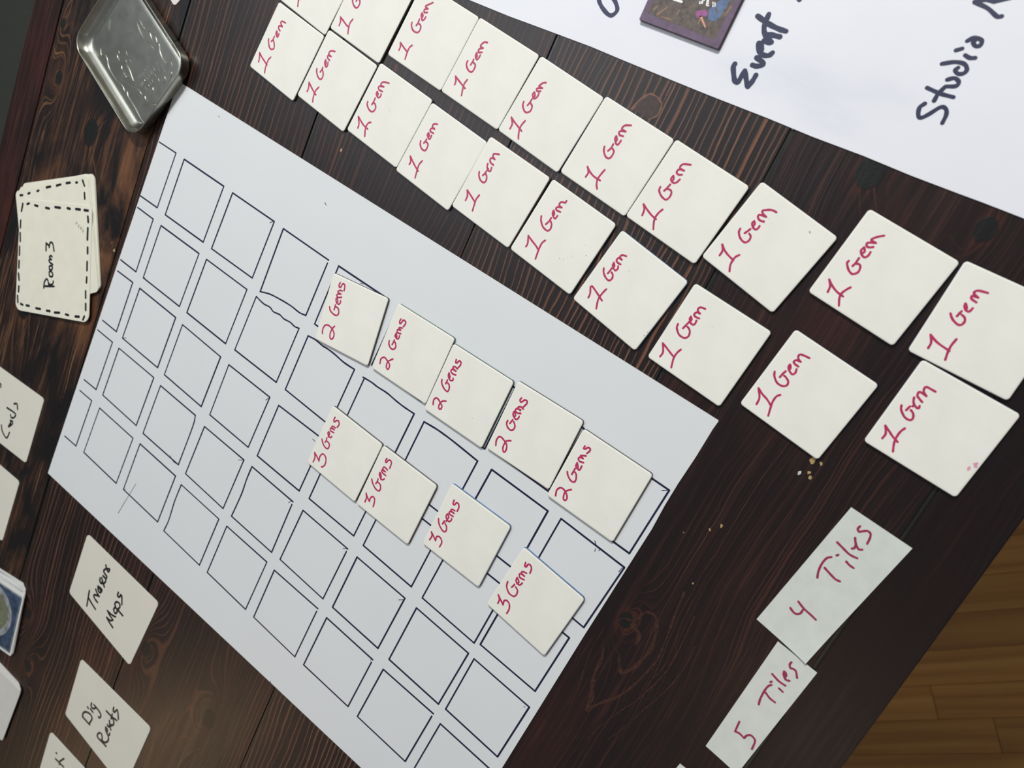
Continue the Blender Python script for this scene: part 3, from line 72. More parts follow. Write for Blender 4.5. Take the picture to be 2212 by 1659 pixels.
THUMB = [[-169.6,29.81],[-168.28,34.6],[-165.6,38.59],[-163.36,39.77],[-159.75,39.28],[-157.04,37.62],[-155.29,31.95],[-159.16,28.48]]
TIN = [-535.6,-71.58,98.61,73.14]
TINS = [[[-15.0,16.28],[-7.97,14.66],[-0.96,14.21],[5.39,15.49],[12.11,16.38]],[[-16.89,19.15],[-11.56,19.05],[-8.58,18.71],[-5.18,19.16]],[[-1.58,20.57],[1.69,20.52],[6.11,18.87]],[[3.37,22.47],[8.19,22.73],[10.92,21.44],[13.32,22.14],[17.3,19.73],[22.94,18.11],[28.52,18.78]],[[30.72,22.42],[34.14,21.05]],[[35.64,18.61],[37.62,17.41],[38.35,13.42],[39.74,11.63]],[[40.33,16.13],[42.28,15.29]],[[-36.84,-1.37],[-35.05,-4.84],[-31.72,-8.49]],[[-30.26,-22.34],[-25.66,-25.29],[-23.39,-22.32],[-19.41,-22.19],[-15.69,-24.33],[-11.74,-25.43],[-6.03,-25.65],[0.31,-25.23],[6.39,-23.38],[11.8,-24.63]],[[12.76,-22.46],[16.54,-24.06],[23.2,-24.04],[28.76,-24.25],[34.73,-24.86],[38.76,-24.92],[42.65,-24.28]],[[-14.13,-12.75],[-10.76,-13.97],[-8.58,-13.5]],[[-14.54,-9.93],[-12.37,-10.68]],[[-8.2,-4.74],[-5.83,-5.68]],[[-1.19,-5.66],[0.42,-6.51]],[[-4.22,-8.94],[-2.62,-9.42]],[[5.23,-1.91],[6.62,-1.39]],[[-4.68,-14.59],[-1.86,-15.93],[4.2,-14.13],[9.57,-12.96],[12.67,-12.77]],[[-3.79,-10.54],[2.9,-10.55],[8.27,-11.8],[11.71,-12.5]],[[2.48,-19.85],[7.88,-18.66],[12.82,-17.09],[17.5,-14.13],[22.81,-12.97],[26.0,-13.47]],[[25.99,-18.79],[32.54,-17.58],[35.3,-13.59],[37.36,-11.94],[39.78,-8.31],[42.68,-7.44]],[[23.28,-15.76],[26.36,-15.56]],[[28.71,-11.2],[31.48,-12.51],[33.98,-11.25]],[[30.14,-8.98],[34.7,-6.08]],[[30.3,-1.58],[32.32,-2.8],[34.58,-1.37]],[[35.14,1.57],[35.5,-0.47]],[[32.61,11.77],[35.63,10.78],[36.24,7.42]],[[30.03,6.12],[31.92,5.58]],[[28.62,14.19],[32.55,14.07]],[[40.86,-2.39],[42.18,-4.7]],[[-0.67,-16.4],[3.12,-16.79],[5.28,-16.31]],[[18.62,-9.8],[21.78,-9.93]],[[18.74,-7.9],[21.8,-8.3]],[[21.8,-8.3],[19.31,-6.3]],[[19.31,-6.3],[22.19,-6.3]],[[19.62,-4.0],[21.75,-4.73],[22.1,-3.18]],[[20.21,-1.83],[22.95,-1.96]],[[20.39,-1.65],[20.5,-0.35]],[[20.48,0.83],[23.1,0.58]],[[19.71,3.26],[22.97,3.23]],[[22.97,3.23],[20.84,5.14]],[[20.84,5.14],[23.91,4.93]],[[20.38,7.85],[23.41,7.22]],[[20.38,7.85],[20.89,9.12]],[[19.18,11.79],[21.9,11.65]],[[23.98,-6.97],[26.94,-7.28]],[[24.8,-5.36],[27.11,-5.1],[25.92,-3.46]],[[25.05,-1.51],[28.0,-1.83]],[[25.53,0.95],[27.95,0.52]],[[25.61,2.61],[27.48,3.24]],[[24.71,5.71],[27.65,5.39]],[[25.31,7.47],[25.6,8.93]],[[24.42,10.55],[27.44,10.71]],[[15.48,-5.21],[15.91,-5.36]],[[15.56,-2.35],[15.98,-2.49]],[[15.08,0.77],[15.5,0.63]],[[14.97,3.44],[15.39,3.29]],[[14.73,5.97],[15.15,5.83]],[[14.59,9.22],[15.12,9.1]]]

# ---------------------------------------------------------------- materials
class NT:
    def __init__(s, name):
        s.m = bpy.data.materials.new(name); s.m.use_nodes = True
        s.t = s.m.node_tree; s.b = s.t.nodes['Principled BSDF']
    def n(s, kind, **kw):
        x = s.t.nodes.new(kind)
        for k, v in kw.items(): setattr(x, k, v)
        return x
    def l(s, a, b): s.t.links.new(a, b)
    def math(s, op, a, b=None, c=None, clamp=False):
        x = s.n('ShaderNodeMath', operation=op); x.use_clamp = clamp
        for i, v in enumerate((a, b, c)):
            if v is None: continue
            if isinstance(v, (int, float)): x.inputs[i].default_value = v
            else: s.l(v, x.inputs[i])
        return x.outputs[0]
    def ramp(s, fac, stops, interp='LINEAR'):
        r = s.n('ShaderNodeValToRGB'); r.color_ramp.interpolation = interp
        e = r.color_ramp.elements
        while len(e) < len(stops): e.new(0.5)
        for k, (p, c) in enumerate(stops):
            e[k].position = p; e[k].color = (c[0], c[1], c[2], 1)
        s.l(fac, r.inputs[0]); return r.outputs[0]
    def mixc(s, f, a, b, mode='MIX'):
        x = s.n('ShaderNodeMix', data_type='RGBA', blend_type=mode)
        if isinstance(f, (int, float)): x.inputs[0].default_value = f
        else: s.l(f, x.inputs[0])
        for i, v in ((6, a), (7, b)):
            if isinstance(v, (tuple, list)): x.inputs[i].default_value = (*v[:3], 1)
            else: s.l(v, x.inputs[i])
        return x.outputs[2]
    def noise(s, vec, scale, detail=3, rough=0.5, dist=0.0, dims='3D', w=None):
        x = s.n('ShaderNodeTexNoise', noise_dimensions=dims)
        x.inputs['Scale'].default_value = scale; x.inputs['Detail'].default_value = detail
        x.inputs['Roughness'].default_value = rough; x.inputs['Distortion'].default_value = dist
        if vec is not None: s.l(vec, x.inputs['Vector'])
        if w is not None: s.l(w, x.inputs['W'])
        return x.outputs[0]
    def bump(s, h, strength, dist):
        b = s.n('ShaderNodeBump'); b.inputs['Strength'].default_value = strength
        b.inputs['Distance'].default_value = dist; s.l(h, b.inputs['Height'])
        s.l(b.outputs[0], s.b.inputs['Normal'])

def plain(name, col, rough=0.5, metal=0.0, spec=0.5, var=0.04, scale=60, bump=0.0, coat=0.0):
    m = NT(name)
    tc = m.n('ShaderNodeTexCoord').outputs['Object']
    f = m.noise(tc, scale, 4, 0.6)
    lo = tuple(c * (1 - var) for c in col); hi = tuple(min(1, c * (1 + var)) for c in col)
    m.l(m.ramp(f, [(0.3, lo), (0.7, hi)]), m.b.inputs['Base Color'])
    m.b.inputs['Roughness'].default_value = rough
    m.b.inputs['Metallic'].default_value = metal
    m.b.inputs['Specular IOR Level'].default_value = spec
    m.b.inputs['Coat Weight'].default_value = coat
    if bump:
        g = m.noise(tc, scale * 30, 3, 0.6)
        m.bump(g, bump, 0.0003)
    return m.m

M_tile = plain('cream_tile_card', (0.80, 0.80, 0.73), 0.55, var=0.03, scale=45, bump=0.12, spec=0.3)
M_side = plain('grey_chipboard_edge', (0.20, 0.20, 0.19), 0.6, var=0.25, scale=400)
M_board = plain('white_board_sheet', (0.70, 0.725, 0.74), 0.42, var=0.012, scale=12, bump=0.05, spec=0.35)
M_poster = plain('white_poster_card', (0.77, 0.785, 0.835), 0.42, var=0.02, scale=14, bump=0.05, spec=0.35)
def smudged(mat, spots, col):
    nt = mat.node_tree; b = nt.nodes['Principled BSDF']; src = b.inputs['Base Color'].links[0].from_socket
    class _M(NT):
        def __init__(s): s.m = mat; s.t = nt; s.b = b
    m = _M(); tc = m.n('ShaderNodeTexCoord').outputs['Object']
    sep = m.n('ShaderNodeSeparateXYZ'); m.l(tc, sep.inputs[0]); acc = None
    for (x, y, rx, ry, k) in spots:
        dx = m.math('MULTIPLY', m.math('SUBTRACT', sep.outputs[0], x * MM), 1 / (rx * MM)); dy = m.math('MULTIPLY', m.math('SUBTRACT', sep.outputs[1], y * MM), 1 / (ry * MM))
        g = m.math('MULTIPLY', m.math('POWER', 2.718, m.math('MULTIPLY', m.math('ADD', m.math('MULTIPLY', dx, dx), m.math('MULTIPLY', dy, dy)), -1.0)), k)
        acc = g if acc is None else m.math('ADD', acc, g)
    st = m.n('ShaderNodeMapping'); st.inputs['Scale'].default_value = (40, 160, 1); st.inputs['Rotation'].default_value = (0, 0, 0.5); m.l(tc, st.inputs[0])
    acc = m.math('MULTIPLY', acc, m.math('MULTIPLY_ADD', m.noise(st.outputs[0], 1.0, 4, 0.6), 1.6, -0.1), clamp=True)
    m.l(m.mixc(acc, src, col), b.inputs['Base Color'])
smudged(M_poster, [(-94, 72, 20, 9, 0.30), (-78, 60, 16, 7, 0.22), (-128, 66, 18, 8, 0.16), (-60, 78, 16, 8, 0.16)], (0.42, 0.46, 0.62))
M_card = plain('ivory_card', (0.68, 0.665, 0.585), 0.5, var=0.02, scale=30, bump=0.06, spec=0.3)
M_roomcard = plain('cream_room_card', (0.73, 0.72, 0.61), 0.55, var=0.04, scale=70, bump=0.12, spec=0.3)
M_slip = plain('grey_white_paper_slip', (0.64, 0.675, 0.635), 0.24, var=0.05, scale=90, bump=0.15, spec=0.35)
M_red = plain('crimson_marker_ink', (0.45, 0.028, 0.11), 0.35, var=0.12, scale=300, spec=0.4)
M_red2 = plain('plum_marker_ink', (0.31, 0.028, 0.085), 0.35, var=0.12, scale=300, spec=0.4)
M_navy = plain('navy_marker_ink', (0.011, 0.013, 0.045), 0.4, var=0.25, scale=200, spec=0.4)
M_slate = plain('slate_marker_ink', (0.029, 0.034, 0.078), 0.4, var=0.15, scale=120, spec=0.4)
M_black = plain('black_marker_ink', (0.010, 0.012, 0.014), 0.4, var=0.2, scale=200, spec=0.4)
M_smudge = plain('grey_smudge', (0.30, 0.33, 0.40), 0.5, var=0.3, scale=300)
M_stain = plain('tan_stain', (0.50, 0.42, 0.31), 0.5, var=0.15, scale=300)
M_bare = plain('bare_wood_chip', (0.42, 0.29, 0.12), 0.6, var=0.4, scale=700)
M_blister = plain('bright_wood_splinter', (0.6, 0.62, 0.6), 0.5, var=0.3, scale=700)
M_prints = [plain('teal_print', (0.05, 0.12, 0.11), 0.3, scale=200, var=0.5),
            plain('navy_print', (0.04, 0.07, 0.17), 0.3, scale=200, var=0.5),
            plain('green_print', (0.07, 0.17, 0.13), 0.3, scale=200, var=0.5),
            plain('blue_print', (0.05, 0.17, 0.38), 0.3, scale=200, var=0.4),
            plain('brown_print', (0.20, 0.12, 0.10), 0.3, scale=200, var=0.5),
            plain('charcoal_print', (0.05, 0.055, 0.06), 0.3, scale=200, var=0.4)]

def metal_mat():
    m = NT('brushed_tin')
    tc = m.n('ShaderNodeTexCoord').outputs['Object']
    f = m.noise(tc, 90, 5, 0.7)
    m.l(m.ramp(f, [(0.3, (0.40, 0.40, 0.35)), (0.7, (0.48, 0.48, 0.42))]), m.b.inputs['Base Color'])
    m.b.inputs['Metallic'].default_value = 1.0
    m.l(m.math('MULTIPLY_ADD', f, 0.08, 0.22), m.b.inputs['Roughness'])
    m.bump(m.noise(tc, 2500, 2, 0.5), 0.03, 0.0001)
    return m.m
M_tin = metal_mat()

def wood_mat(name, off, pitch, streak, tint, knots, fine=0.0, base=(0.0125, 0.0065, 0.0066), dens=0.5, soak=0.0, even=0):
    """stained pine: ring field F bent round the plank's knots; rings are thin red-brown latewood lines"""
    m = NT(name)
    tc = m.n('ShaderNodeTexCoord').outputs['Object']
    sep = m.n('ShaderNodeSeparateXYZ'); m.l(tc, sep.inputs[0])
    X, Y = sep.outputs[0], sep.outputs[1]
    def vec(a, b, c=0.0):
        v = m.n('ShaderNodeCombineXYZ')
        for i, q in enumerate((a, b, c)):
            if isinstance(q, (int, float)): v.inputs[i].default_value = q
            else: m.l(q, v.inputs[i])
        return v.outputs[0]
    # slow wander of the grain, in metres
    w1 = m.noise(vec(m.math('MULTIPLY', X, 9), m.math('MULTIPLY', Y, 4.0), off), 1.0, 2, 0.5)
    w2 = m.noise(vec(m.math('MULTIPLY', X, 60), m.math('MULTIPLY', Y, 22), off + 3), 1.0, 3, 0.55)
    xx = m.math('ADD', X, m.math('MULTIPLY_ADD', w1, 0.034, -0.017))
    xx = m.math('ADD', xx, m.math('MULTIPLY_ADD', w2, 0.0040, -0.0020))
    F = m.math('MULTIPLY', xx, 1.0 / pitch)
    dark = None; halo = None
    for (kx, ky, r, amp) in knots:
        dx = m.math('MULTIPLY', m.math('SUBTRACT', X, kx * MM), 1.0 / (r * 1.5 * MM))
        dy = m.math('MULTIPLY', m.math('SUBTRACT', Y, ky * MM), 1.0 / (r * 3.6 * MM))
        d2 = m.math('ADD', m.math('MULTIPLY', dx, dx), m.math('MULTIPLY', dy, dy))
        g = m.math('POWER', 2.718, m.math('MULTIPLY', d2, -1.0))
        F = m.math('MULTIPLY_ADD', g, amp, F)
        dx = m.math('MULTIPLY', m.math('SUBTRACT', X, kx * MM), 1.0 / (r * 0.62 * MM))
        dy = m.math('MULTIPLY', m.math('SUBTRACT', Y, ky * MM), 1.0 / (r * 0.8 * MM))
        d2 = m.math('ADD', m.math('MULTIPLY', dx, dx), m.math('MULTIPLY', dy, dy))
        d2 = m.math('ADD', d2, m.math('MULTIPLY_ADD', w2, 1.6, -0.8))
        k = m.math('MULTIPLY', m.math('SUBTRACT', 1.25, d2), 2.6, clamp=True)
        hl = m.math('MULTIPLY', m.math('SUBTRACT', 1.0, k), m.math('POWER', 2.718, m.math('MULTIPLY', m.math('SUBTRACT', d2, 1.6), -0.55)), clamp=True)
        dark = k if dark is None else m.math('MAXIMUM', dark, k)
        halo = hl if halo is None else m.math('MAXIMUM', halo, hl)
    # uneven ring spacing, then a thin ridge per ring
    n1 = m.noise(None, 0.55, 2, 0.6, dims='1D', w=m.math('ADD', F, off * 7.3))
    F2 = m.math('MULTIPLY_ADD', n1, 1.2 if even else 3.0, F)
    fr = m.math('FRACT', F2)
    cell = m.math('FLOOR', F2)
    wn = m.n('ShaderNodeTexWhiteNoise', noise_dimensions='1D'); m.l(cell, wn.inputs['W'])
    ridge = m.ramp(fr, [(0.0, (0, 0, 0)), (0.66, (0.03, 0.03, 0.03)), (0.82, (0.75, 0.75, 0.75)), (0.91, (1, 1, 1)), (0.965, (0, 0, 0))])
    amp = m.math('MULTIPLY_ADD', wn.outputs[0], 0.4, 0.6) if even else m.math('MULTIPLY_ADD', m.math('POWER', wn.outputs[0], 2.2), 0.95, 0.12)
    blot = m.noise(vec(m.math('MULTIPLY', X, 14), m.math('MULTIPLY', Y, 5), off + 9), 1.0, 3, 0.55)
    blotr = m.ramp(blot, [(0.60 - dens * 0.5, (0.12, 0.12, 0.12)), (0.80 - dens * 0.3, (1, 1, 1))])
    st = m.math('MULTIPLY', m.math('MULTIPLY', ridge, amp), blotr)
    # pores: very fine fibre along the plank
    fib = m.noise(vec(m.math('MULTIPLY', X, 1500), m.math('MULTIPLY', Y, 45), off), 1.0, 3, 0.65)
    fib2 = m.noise(vec(m.math('MULTIPLY', X, 420), m.math('MULTIPLY', Y, 16), off + 5), 1.0, 3, 0.6)
    st = m.math('MULTIPLY', st, m.math('MULTIPLY_ADD', fib, 1.1, 0.42))
    if fine:
        fl = m.ramp(fib2, [(0.55, (0, 0, 0)), (0.70, (1, 1, 1))])
        st = m.math('MAXIMUM', st, m.math('MULTIPLY', fl, fine))
    col = m.mixc(m.math('MULTIPLY', st, 1.0, clamp=True), base, streak)
    # reddish worn zones and near-black soaked zones
    red = m.noise(vec(m.math('MULTIPLY', X, 17), m.math('MULTIPLY', Y, 6), off + 20), 1.0, 4, 0.6)
    redf = m.math('MULTIPLY', m.ramp(red, [(0.50, (0, 0, 0)), (0.68, (1, 1, 1))]), tint)
    redf = m.math('MULTIPLY', redf, m.math('MULTIPLY_ADD', fib2, 1.2, 0.2))
    col = m.mixc(redf, col, (streak[0] * 0.75, streak[1] * 0.66, streak[2] * 0.62))
    if halo is not None:
        hn = m.ramp(m.math('MULTIPLY_ADD', fib2, 0.8, m.math('MULTIPLY', ridge, 0.5)), [(0.35, (0, 0, 0)), (0.75, (1, 1, 1))])
        halo_f = m.math('MULTIPLY', m.math('MULTIPLY', halo, 0.62), hn, clamp=True)
    if soak:
        sk = m.noise(vec(m.math('MULTIPLY', X, 30), m.math('MULTIPLY', Y, 13), off + 40), 1.0, 4, 0.6, 0.6)
        col = m.mixc(m.math('MULTIPLY', m.ramp(sk, [(0.44, (0, 0, 0)), (0.60, (1, 1, 1))]), soak), col, (0.0075, 0.0060, 0.0065))
    if dark is not None:
        col = m.mixc(halo_f, col, (streak[0] * 0.6, streak[1] * 0.5, streak[2] * 0.45))
        kn = m.noise(tc, 700, 4, 0.7)
        kc = m.mixc(m.ramp(kn, [(0.60, (0, 0, 0)), (0.70, (0.3, 0.3, 0.3))]), (0.0075, 0.0085, 0.0080), (0.05, 0.052, 0.045))
        col = m.mixc(m.math('MULTIPLY', dark, 0.92, clamp=True), col, kc)
    m.l(col, m.b.inputs['Base Color'])
    rg = m.math('MULTIPLY_ADD', fib2, 0.16, 0.25)
    m.l(rg, m.b.inputs['Roughness'])
    m.b.inputs['Specular IOR Level'].default_value = 0.40
    h = m.math('ADD', m.math('MULTIPLY', st, 0.6), m.math('MULTIPLY', fib, 0.5))
    if dark is not None:
        h = m.math('ADD', h, m.math('MULTIPLY', m.math('MULTIPLY', dark, m.noise(tc, 700, 3, 0.6)), 1.2))
    m.bump(h, 0.22, 0.0003)
    return m.m

SO = (0.135, 0.050, 0.026)      # orange-brown latewood
SR = (0.105, 0.032, 0.022)
PLANKS = [
    ('edge_board', -664.5, -630.5, (2.1, 0.0022, SR, 0.8, [], 0.45, (0.017, 0.0064, 0.0056), 0.7, 0.4)),
    ('plank', -629.5, -500.3, (11.7, 0.0030, (0.24, 0.118, 0.058), 0.85, [(-624, -78, 5, 3), (-613, -116, 7, -8), (-562, -140, 12, 5), (-585, -300, 12, 5)], 0.6, (0.012, 0.0068, 0.0062), 0.8, 1.0)),
    ('plank', -499.5, -363.4, (23.2, 0.0046, (0.17, 0.070, 0.038), 0.25, [(-460, -585, 8, 5), (-478, -540, 7, -4)], 0.10, (0.0110, 0.0070, 0.0070), 0.75, 0.4, 1)),
    ('plank', -362.6, -227.4, (31.4, 0.0038, (0.13, 0.050, 0.030), 0.25, [(-346, -474, 8, 6), (-269, -480, 9, -6)], 0.10, (0.0105, 0.0068, 0.0076), 0.7, 0.4, 1)),
    ('plank', -226.6, -91.4, (44.9, 0.0038, (0.20, 0.088, 0.048), 0.10, [(-150, -520, 12, 6)], 0.08, (0.0110, 0.0072, 0.0082), 0.95, 0.1, 1)),
    ('plank', -90.6, 44.6, (52.3, 0.0019, (0.12, 0.040, 0.027), 0.25, [(-50, 46, 9, 8), (4, 43, 7, -9), (-44, -211, 6, 9)], 0.18, (0.0120, 0.0062, 0.0068), 0.65, 0.35)),
    ('edge_board', 45.4, 80.0, (66.6, 0.0026, (0.040, 0.014, 0.010), 0.2, [], 0.15, (0.0090, 0.0046, 0.0048), 0.3, 0.6)),
]

# ---------------------------------------------------------------- mesh helpers
def link(name, bm, mats, parent=None):
    me = bpy.data.meshes.new(name); bm.normal_update(); bm.to_mesh(me); bm.free()
    for mt in (mats if isinstance(mats, (list, tuple)) else [mats]): me.materials.append(mt)
    o = bpy.data.objects.new(name, me); C.objects.link(o)
    if parent: o.parent = parent
    return o
def thing(name, label, cat, loc=(0, 0, 0), rz=0.0, group=None):
    o = bpy.data.objects.new(name, None); C.objects.link(o)
    o.empty_display_size = 0.02
    o.location = loc; o.rotation_euler = (0, 0, rz)
    o['label'] = label; o['category'] = cat
    if group: o['group'] = group
    return o
def box(bm, x0, x1, y0, y1, z0, z1, bev=0.0):
    r = bmesh.ops.create_cube(bm, size=1.0)
    for v in r['verts']:
        v.co = Vector(((x0 + x1) / 2 + v.co.x * (x1 - x0), (y0 + y1) / 2 + v.co.y * (y1 - y0), (z0 + z1) / 2 + v.co.z * (z1 - z0)))
    if bev:
        ed = list({e for v in r['verts'] for e in v.link_edges})
        bmesh.ops.bevel(bm, geom=ed, offset=bev, segments=2, affect='EDGES')
def area2(p): return sum(p[i][0] * p[(i + 1) % len(p)][1] - p[(i + 1) % len(p)][0] * p[i][1] for i in range(len(p))) / 2
def rounded(poly, r, seg=5):
    """polygon (mm) with its corners rounded by r; r may be a list"""
    p = [Vector(q) for q in poly]
    if area2(poly) < 0: p.reverse(); r = list(reversed(r)) if isinstance(r, list) else r
    out = []; n = len(p)
    for i in range(n):
        a, b, c = p[i - 1], p[i], p[(i + 1) % n]
        rr = r[i] if isinstance(r, list) else r
        u = (a - b).normalized(); v = (c - b).normalized()
        if rr <= 0 or abs(u.cross(v)) < 0.15: out.append(b); continue
        ang = math.acos(max(-1, min(1, u.dot(v)))); d = rr / math.tan(ang / 2)
        cen = b + (u + v).normalized() * (rr / math.sin(ang / 2))
        s = b + u * d - cen; e = b + v * d - cen
        a0 = math.atan2(s.y, s.x); a1 = math.atan2(e.y, e.x); da = a1 - a0
        while da > math.pi: da -= 2 * math.pi
        while da < -math.pi: da += 2 * math.pi
        for k in range(seg + 1):
            t = a0 + da * k / seg; out.append(cen + Vector((math.cos(t), math.sin(t))) * rr)
    return out
def offset(ring, d):
    n = len(ring); out = []
    for i in range(n):
        u = (ring[i] - ring[i - 1]); v = (ring[(i + 1) % n] - ring[i])
        if u.length < 1e-7: u = v
        if v.length < 1e-7: v = u
        u.normalize(); v.normalize(); nn = Vector((-(u.y + v.y), u.x + v.x))
        if nn.length < 1e-6: nn = Vector((-u.y, u.x))
        nn.normalize(); out.append(ring[i] + nn * d)
    return out
def slab(bm, rings, mi_side=0, mi_top=0, zf=None, bottom=True):
    """rings: list of (ring of 2D mm points, z mm, side material index of the band above it)"""
    vs = []
    for ring, z in rings:
        vs.append([bm.verts.new((p.x * MM, p.y * MM, (z + (zf(p.x, p.y) if zf else 0)) * MM)) for p in ring])
    n = len(vs[0])
    for k in range(len(vs) - 1):
        for i in range(n):
            f = bm.faces.new((vs[k][i], vs[k][(i + 1) % n], vs[k + 1][(i + 1) % n], vs[k + 1][i]))
            f.material_index = mi_side if k == 0 else mi_top
            f.smooth = True if k > 0 else False
    f = bm.faces.new(vs[-1]); f.material_index = mi_top
    if bottom: bm.faces.new(list(reversed(vs[0]))).material_index = mi_side
    return vs
def smooth_pts(p, sub=5):
    p = [Vector(q) for q in p]
    if len(p) < 3: return p
    q = [p[0] * 2 - p[1]] + p + [p[-1] * 2 - p[-2]]; out = []
    for i in range(1, len(q) - 2):
        for k in range(sub):
            t = k / sub
            out.append(0.5 * ((2 * q[i]) + (-q[i - 1] + q[i + 1]) * t + (2 * q[i - 1] - 5 * q[i] + 4 * q[i + 1] - q[i + 2]) * t * t + (-q[i - 1] + 3 * q[i] - 3 * q[i + 1] + q[i + 2]) * t ** 3))
    out.append(p[-1]); return out
def ribbon(bm, pts, w, z, h=0.03, taper=0.0, sm=True, zf=None, wob=0.06):
    """one pen stroke: a flat raised band with round ends, all in mm"""
    p = smooth_pts(pts) if sm else [Vector(q) for q in pts]
    q = [p[0]]
    for t in p[1:]:
        if (t - q[-1]).length > 0.04: q.append(t)
    if len(q) < 2: q.append(q[0] + Vector((w * 0.3, 0)))
    p = q; n = len(p); left = []; right = []
    ph = random.random() * 6
    for i in range(n):
        d = (p[min(i + 1, n - 1)] - p[max(i - 1, 0)])
        if d.length < 1e-6: d = Vector((1, 0))
        d.normalize(); nn = Vector((-d.y, d.x))
        hw = w / 2 * (1 + wob * math.sin(ph + i * 0.9)) * (1 - taper * (i / (n - 1)))
        left.append(p[i] + nn * hw); right.append(p[i] - nn * hw)
    def cap(c, a, sgn):
        r = a - c; out = []
        for k in range(1, 6):
            t = sgn * math.pi * k / 6; out.append(c + Vector((r.x * math.cos(t) - r.y * math.sin(t), r.x * math.sin(t) + r.y * math.cos(t))))
        return out
    zz = lambda v, hh: (z + hh + (zf(v.x, v.y) if zf else 0)) * MM
    def V(v, hh): return bm.verts.new((v.x * MM, v.y * MM, zz(v, hh)))
    hi = lambda i: h + 0.020 * i / (n - 1)
    L = [V(v, hi(i)) for i, v in enumerate(left)]; R = [V(v, hi(i)) for i, v in enumerate(right)]
    for i in range(n - 1): bm.faces.new((R[i], R[i + 1], L[i + 1], L[i]))
    e = [V(v, hi(n - 1)) for v in cap(p[-1], right[-1], 1)]
    s = [V(v, h) for v in cap(p[0], left[0], 1)]
    bm.faces.new([R[-1]] + e + [L[-1]]); bm.faces.new([L[0]] + s + [R[0]])
    loop = R + e + list(reversed(L)) + s
    low = [bm.verts.new((v.co.x, v.co.y, v.co.z - h * MM * 0.98)) for v in loop]
    for i in range(len(loop)):
        j = (i + 1) % len(loop); bm.faces.new((low[i], low[j], loop[j], loop[i]))
def writing(name, strokes, w, z, mat, parent=None, label=None, zf=None, h=0.03, taper=0.12):
    bm = bmesh.new()
    for k, s in enumerate(strokes): ribbon(bm, s, w, z, h + 0.0015 * (k % 12), taper, zf=zf)
    o = link(name, bm, mat, parent)
    if label: o['label'] = label
    return o
def flat_shape(name, poly, z, mat, parent=None, h=0.03, rr=0.0):
    bm = bmesh.new(); ring = rounded(poly, rr)
    slab(bm, [(ring, z), (ring, z + h)]); return link(name, bm, mat, parent)

# ---------------------------------------------------------------- floor and rug
FZ = -0.75
def floor_mat(k):
    m = NT('oak_floor_board_%d' % k)
    tc = m.n('ShaderNodeTexCoord').outputs['Object']
    sep = m.n('ShaderNodeSeparateXYZ'); m.l(tc, sep.inputs[0])
    v = m.n('ShaderNodeCombineXYZ'); m.l(m.math('MULTIPLY', sep.outputs[0], 2.2), v.inputs[0]); m.l(m.math('MULTIPLY', sep.outputs[1], 60), v.inputs[1]); v.inputs[2].default_value = k * 5.1
    f = m.noise(v.outputs[0], 1.0, 5, 0.6, 0.6)
    t = [1.0, 0.90, 1.10][k]
    c = m.ramp(f, [(0.25, (0.32 * t, 0.13 * t, 0.022 * t)), (0.5, (0.52 * t, 0.25 * t, 0.052 * t)), (0.8, (0.62 * t, 0.34 * t, 0.085 * t))])
    m.l(c, m.b.inputs['Base Color']); m.b.inputs['Roughness'].default_value = 0.38
    return m.m
bm = bmesh.new(); box(bm, -3.6, 1.6, -2.6, 2.6, -0.05, -0.012); floor = link('floor', bm, floor_mat(1)); floor['kind'] = 'structure'
floor.location = (0.227, -0.382, FZ); floor.rotation_euler = (0, 0, math.radians(43))
FM = [floor_mat(k) for k in range(3)]
strip_me = {}
def strip_mesh(ln, mi):
    key = (ln, mi)
    if key not in strip_me:
        bm = bmesh.new(); box(bm, 0, ln, 0.0002, 0.0456, -0.012, 0, 0.0003)
        o = link('floor_board', bm, FM[mi], floor); strip_me[key] = o.data; return o
    o = bpy.data.objects.new('floor_board', strip_me[key]); C.objects.link(o); o.parent = floor; return o
rf = random.Random(3)
lens_ = (0.60, 0.45, 0.80)
for j in range(-12, 12):
    x = -1.1 - rf.random() * 0.5
    while x < 1.2:
        ln = rf.choice(lens_); o = strip_mesh(ln, rf.randrange(3)); o.location = (x, j * 0.0458, 0); x += ln + 0.0006
# wider field of the same floor, board ends merged, to the room's edges
bm = bmesh.new()
for j in range(-50, 50):
    if -12 <= j < 12:
        box(bm, -3.6, -1.62, j * 0.0458, j * 0.0458 + 0.045, -0.012, 0)
    else:
        box(bm, -3.6, 1.6, j * 0.0458, j * 0.0458 + 0.045, -0.012, 0)
o = link('outer_floor_boards', bm, FM[0], floor); o['kind'] = 'stuff'

M_wall = plain('warm_white_wall_paint', (0.50, 0.48, 0.45), 0.7, scale=8, var=0.03)
M_wall2 = plain('grey_green_wall_paint', (0.14, 0.145, 0.125), 0.7, scale=8, var=0.04)
for nm, a in (('wall_left', (-3.6, -3.5, -2.6, 2.6)), ('wall_right', (1.5, 1.6, -2.6, 2.6)), ('wall_front', (-3.5, 1.5, -2.6, -2.5)), ('wall_back', (-3.5, 1.5, 2.5, 2.6))):
    bm = bmesh.new(); box(bm, a[0], a[1], a[2], a[3], 0.0, 2.55)
    o = link(nm, bm, M_wall2 if nm in ('wall_left', 'wall_back') else M_wall); o['kind'] = 'structure'; o.location = floor.location; o.rotation_euler = floor.rotation_euler

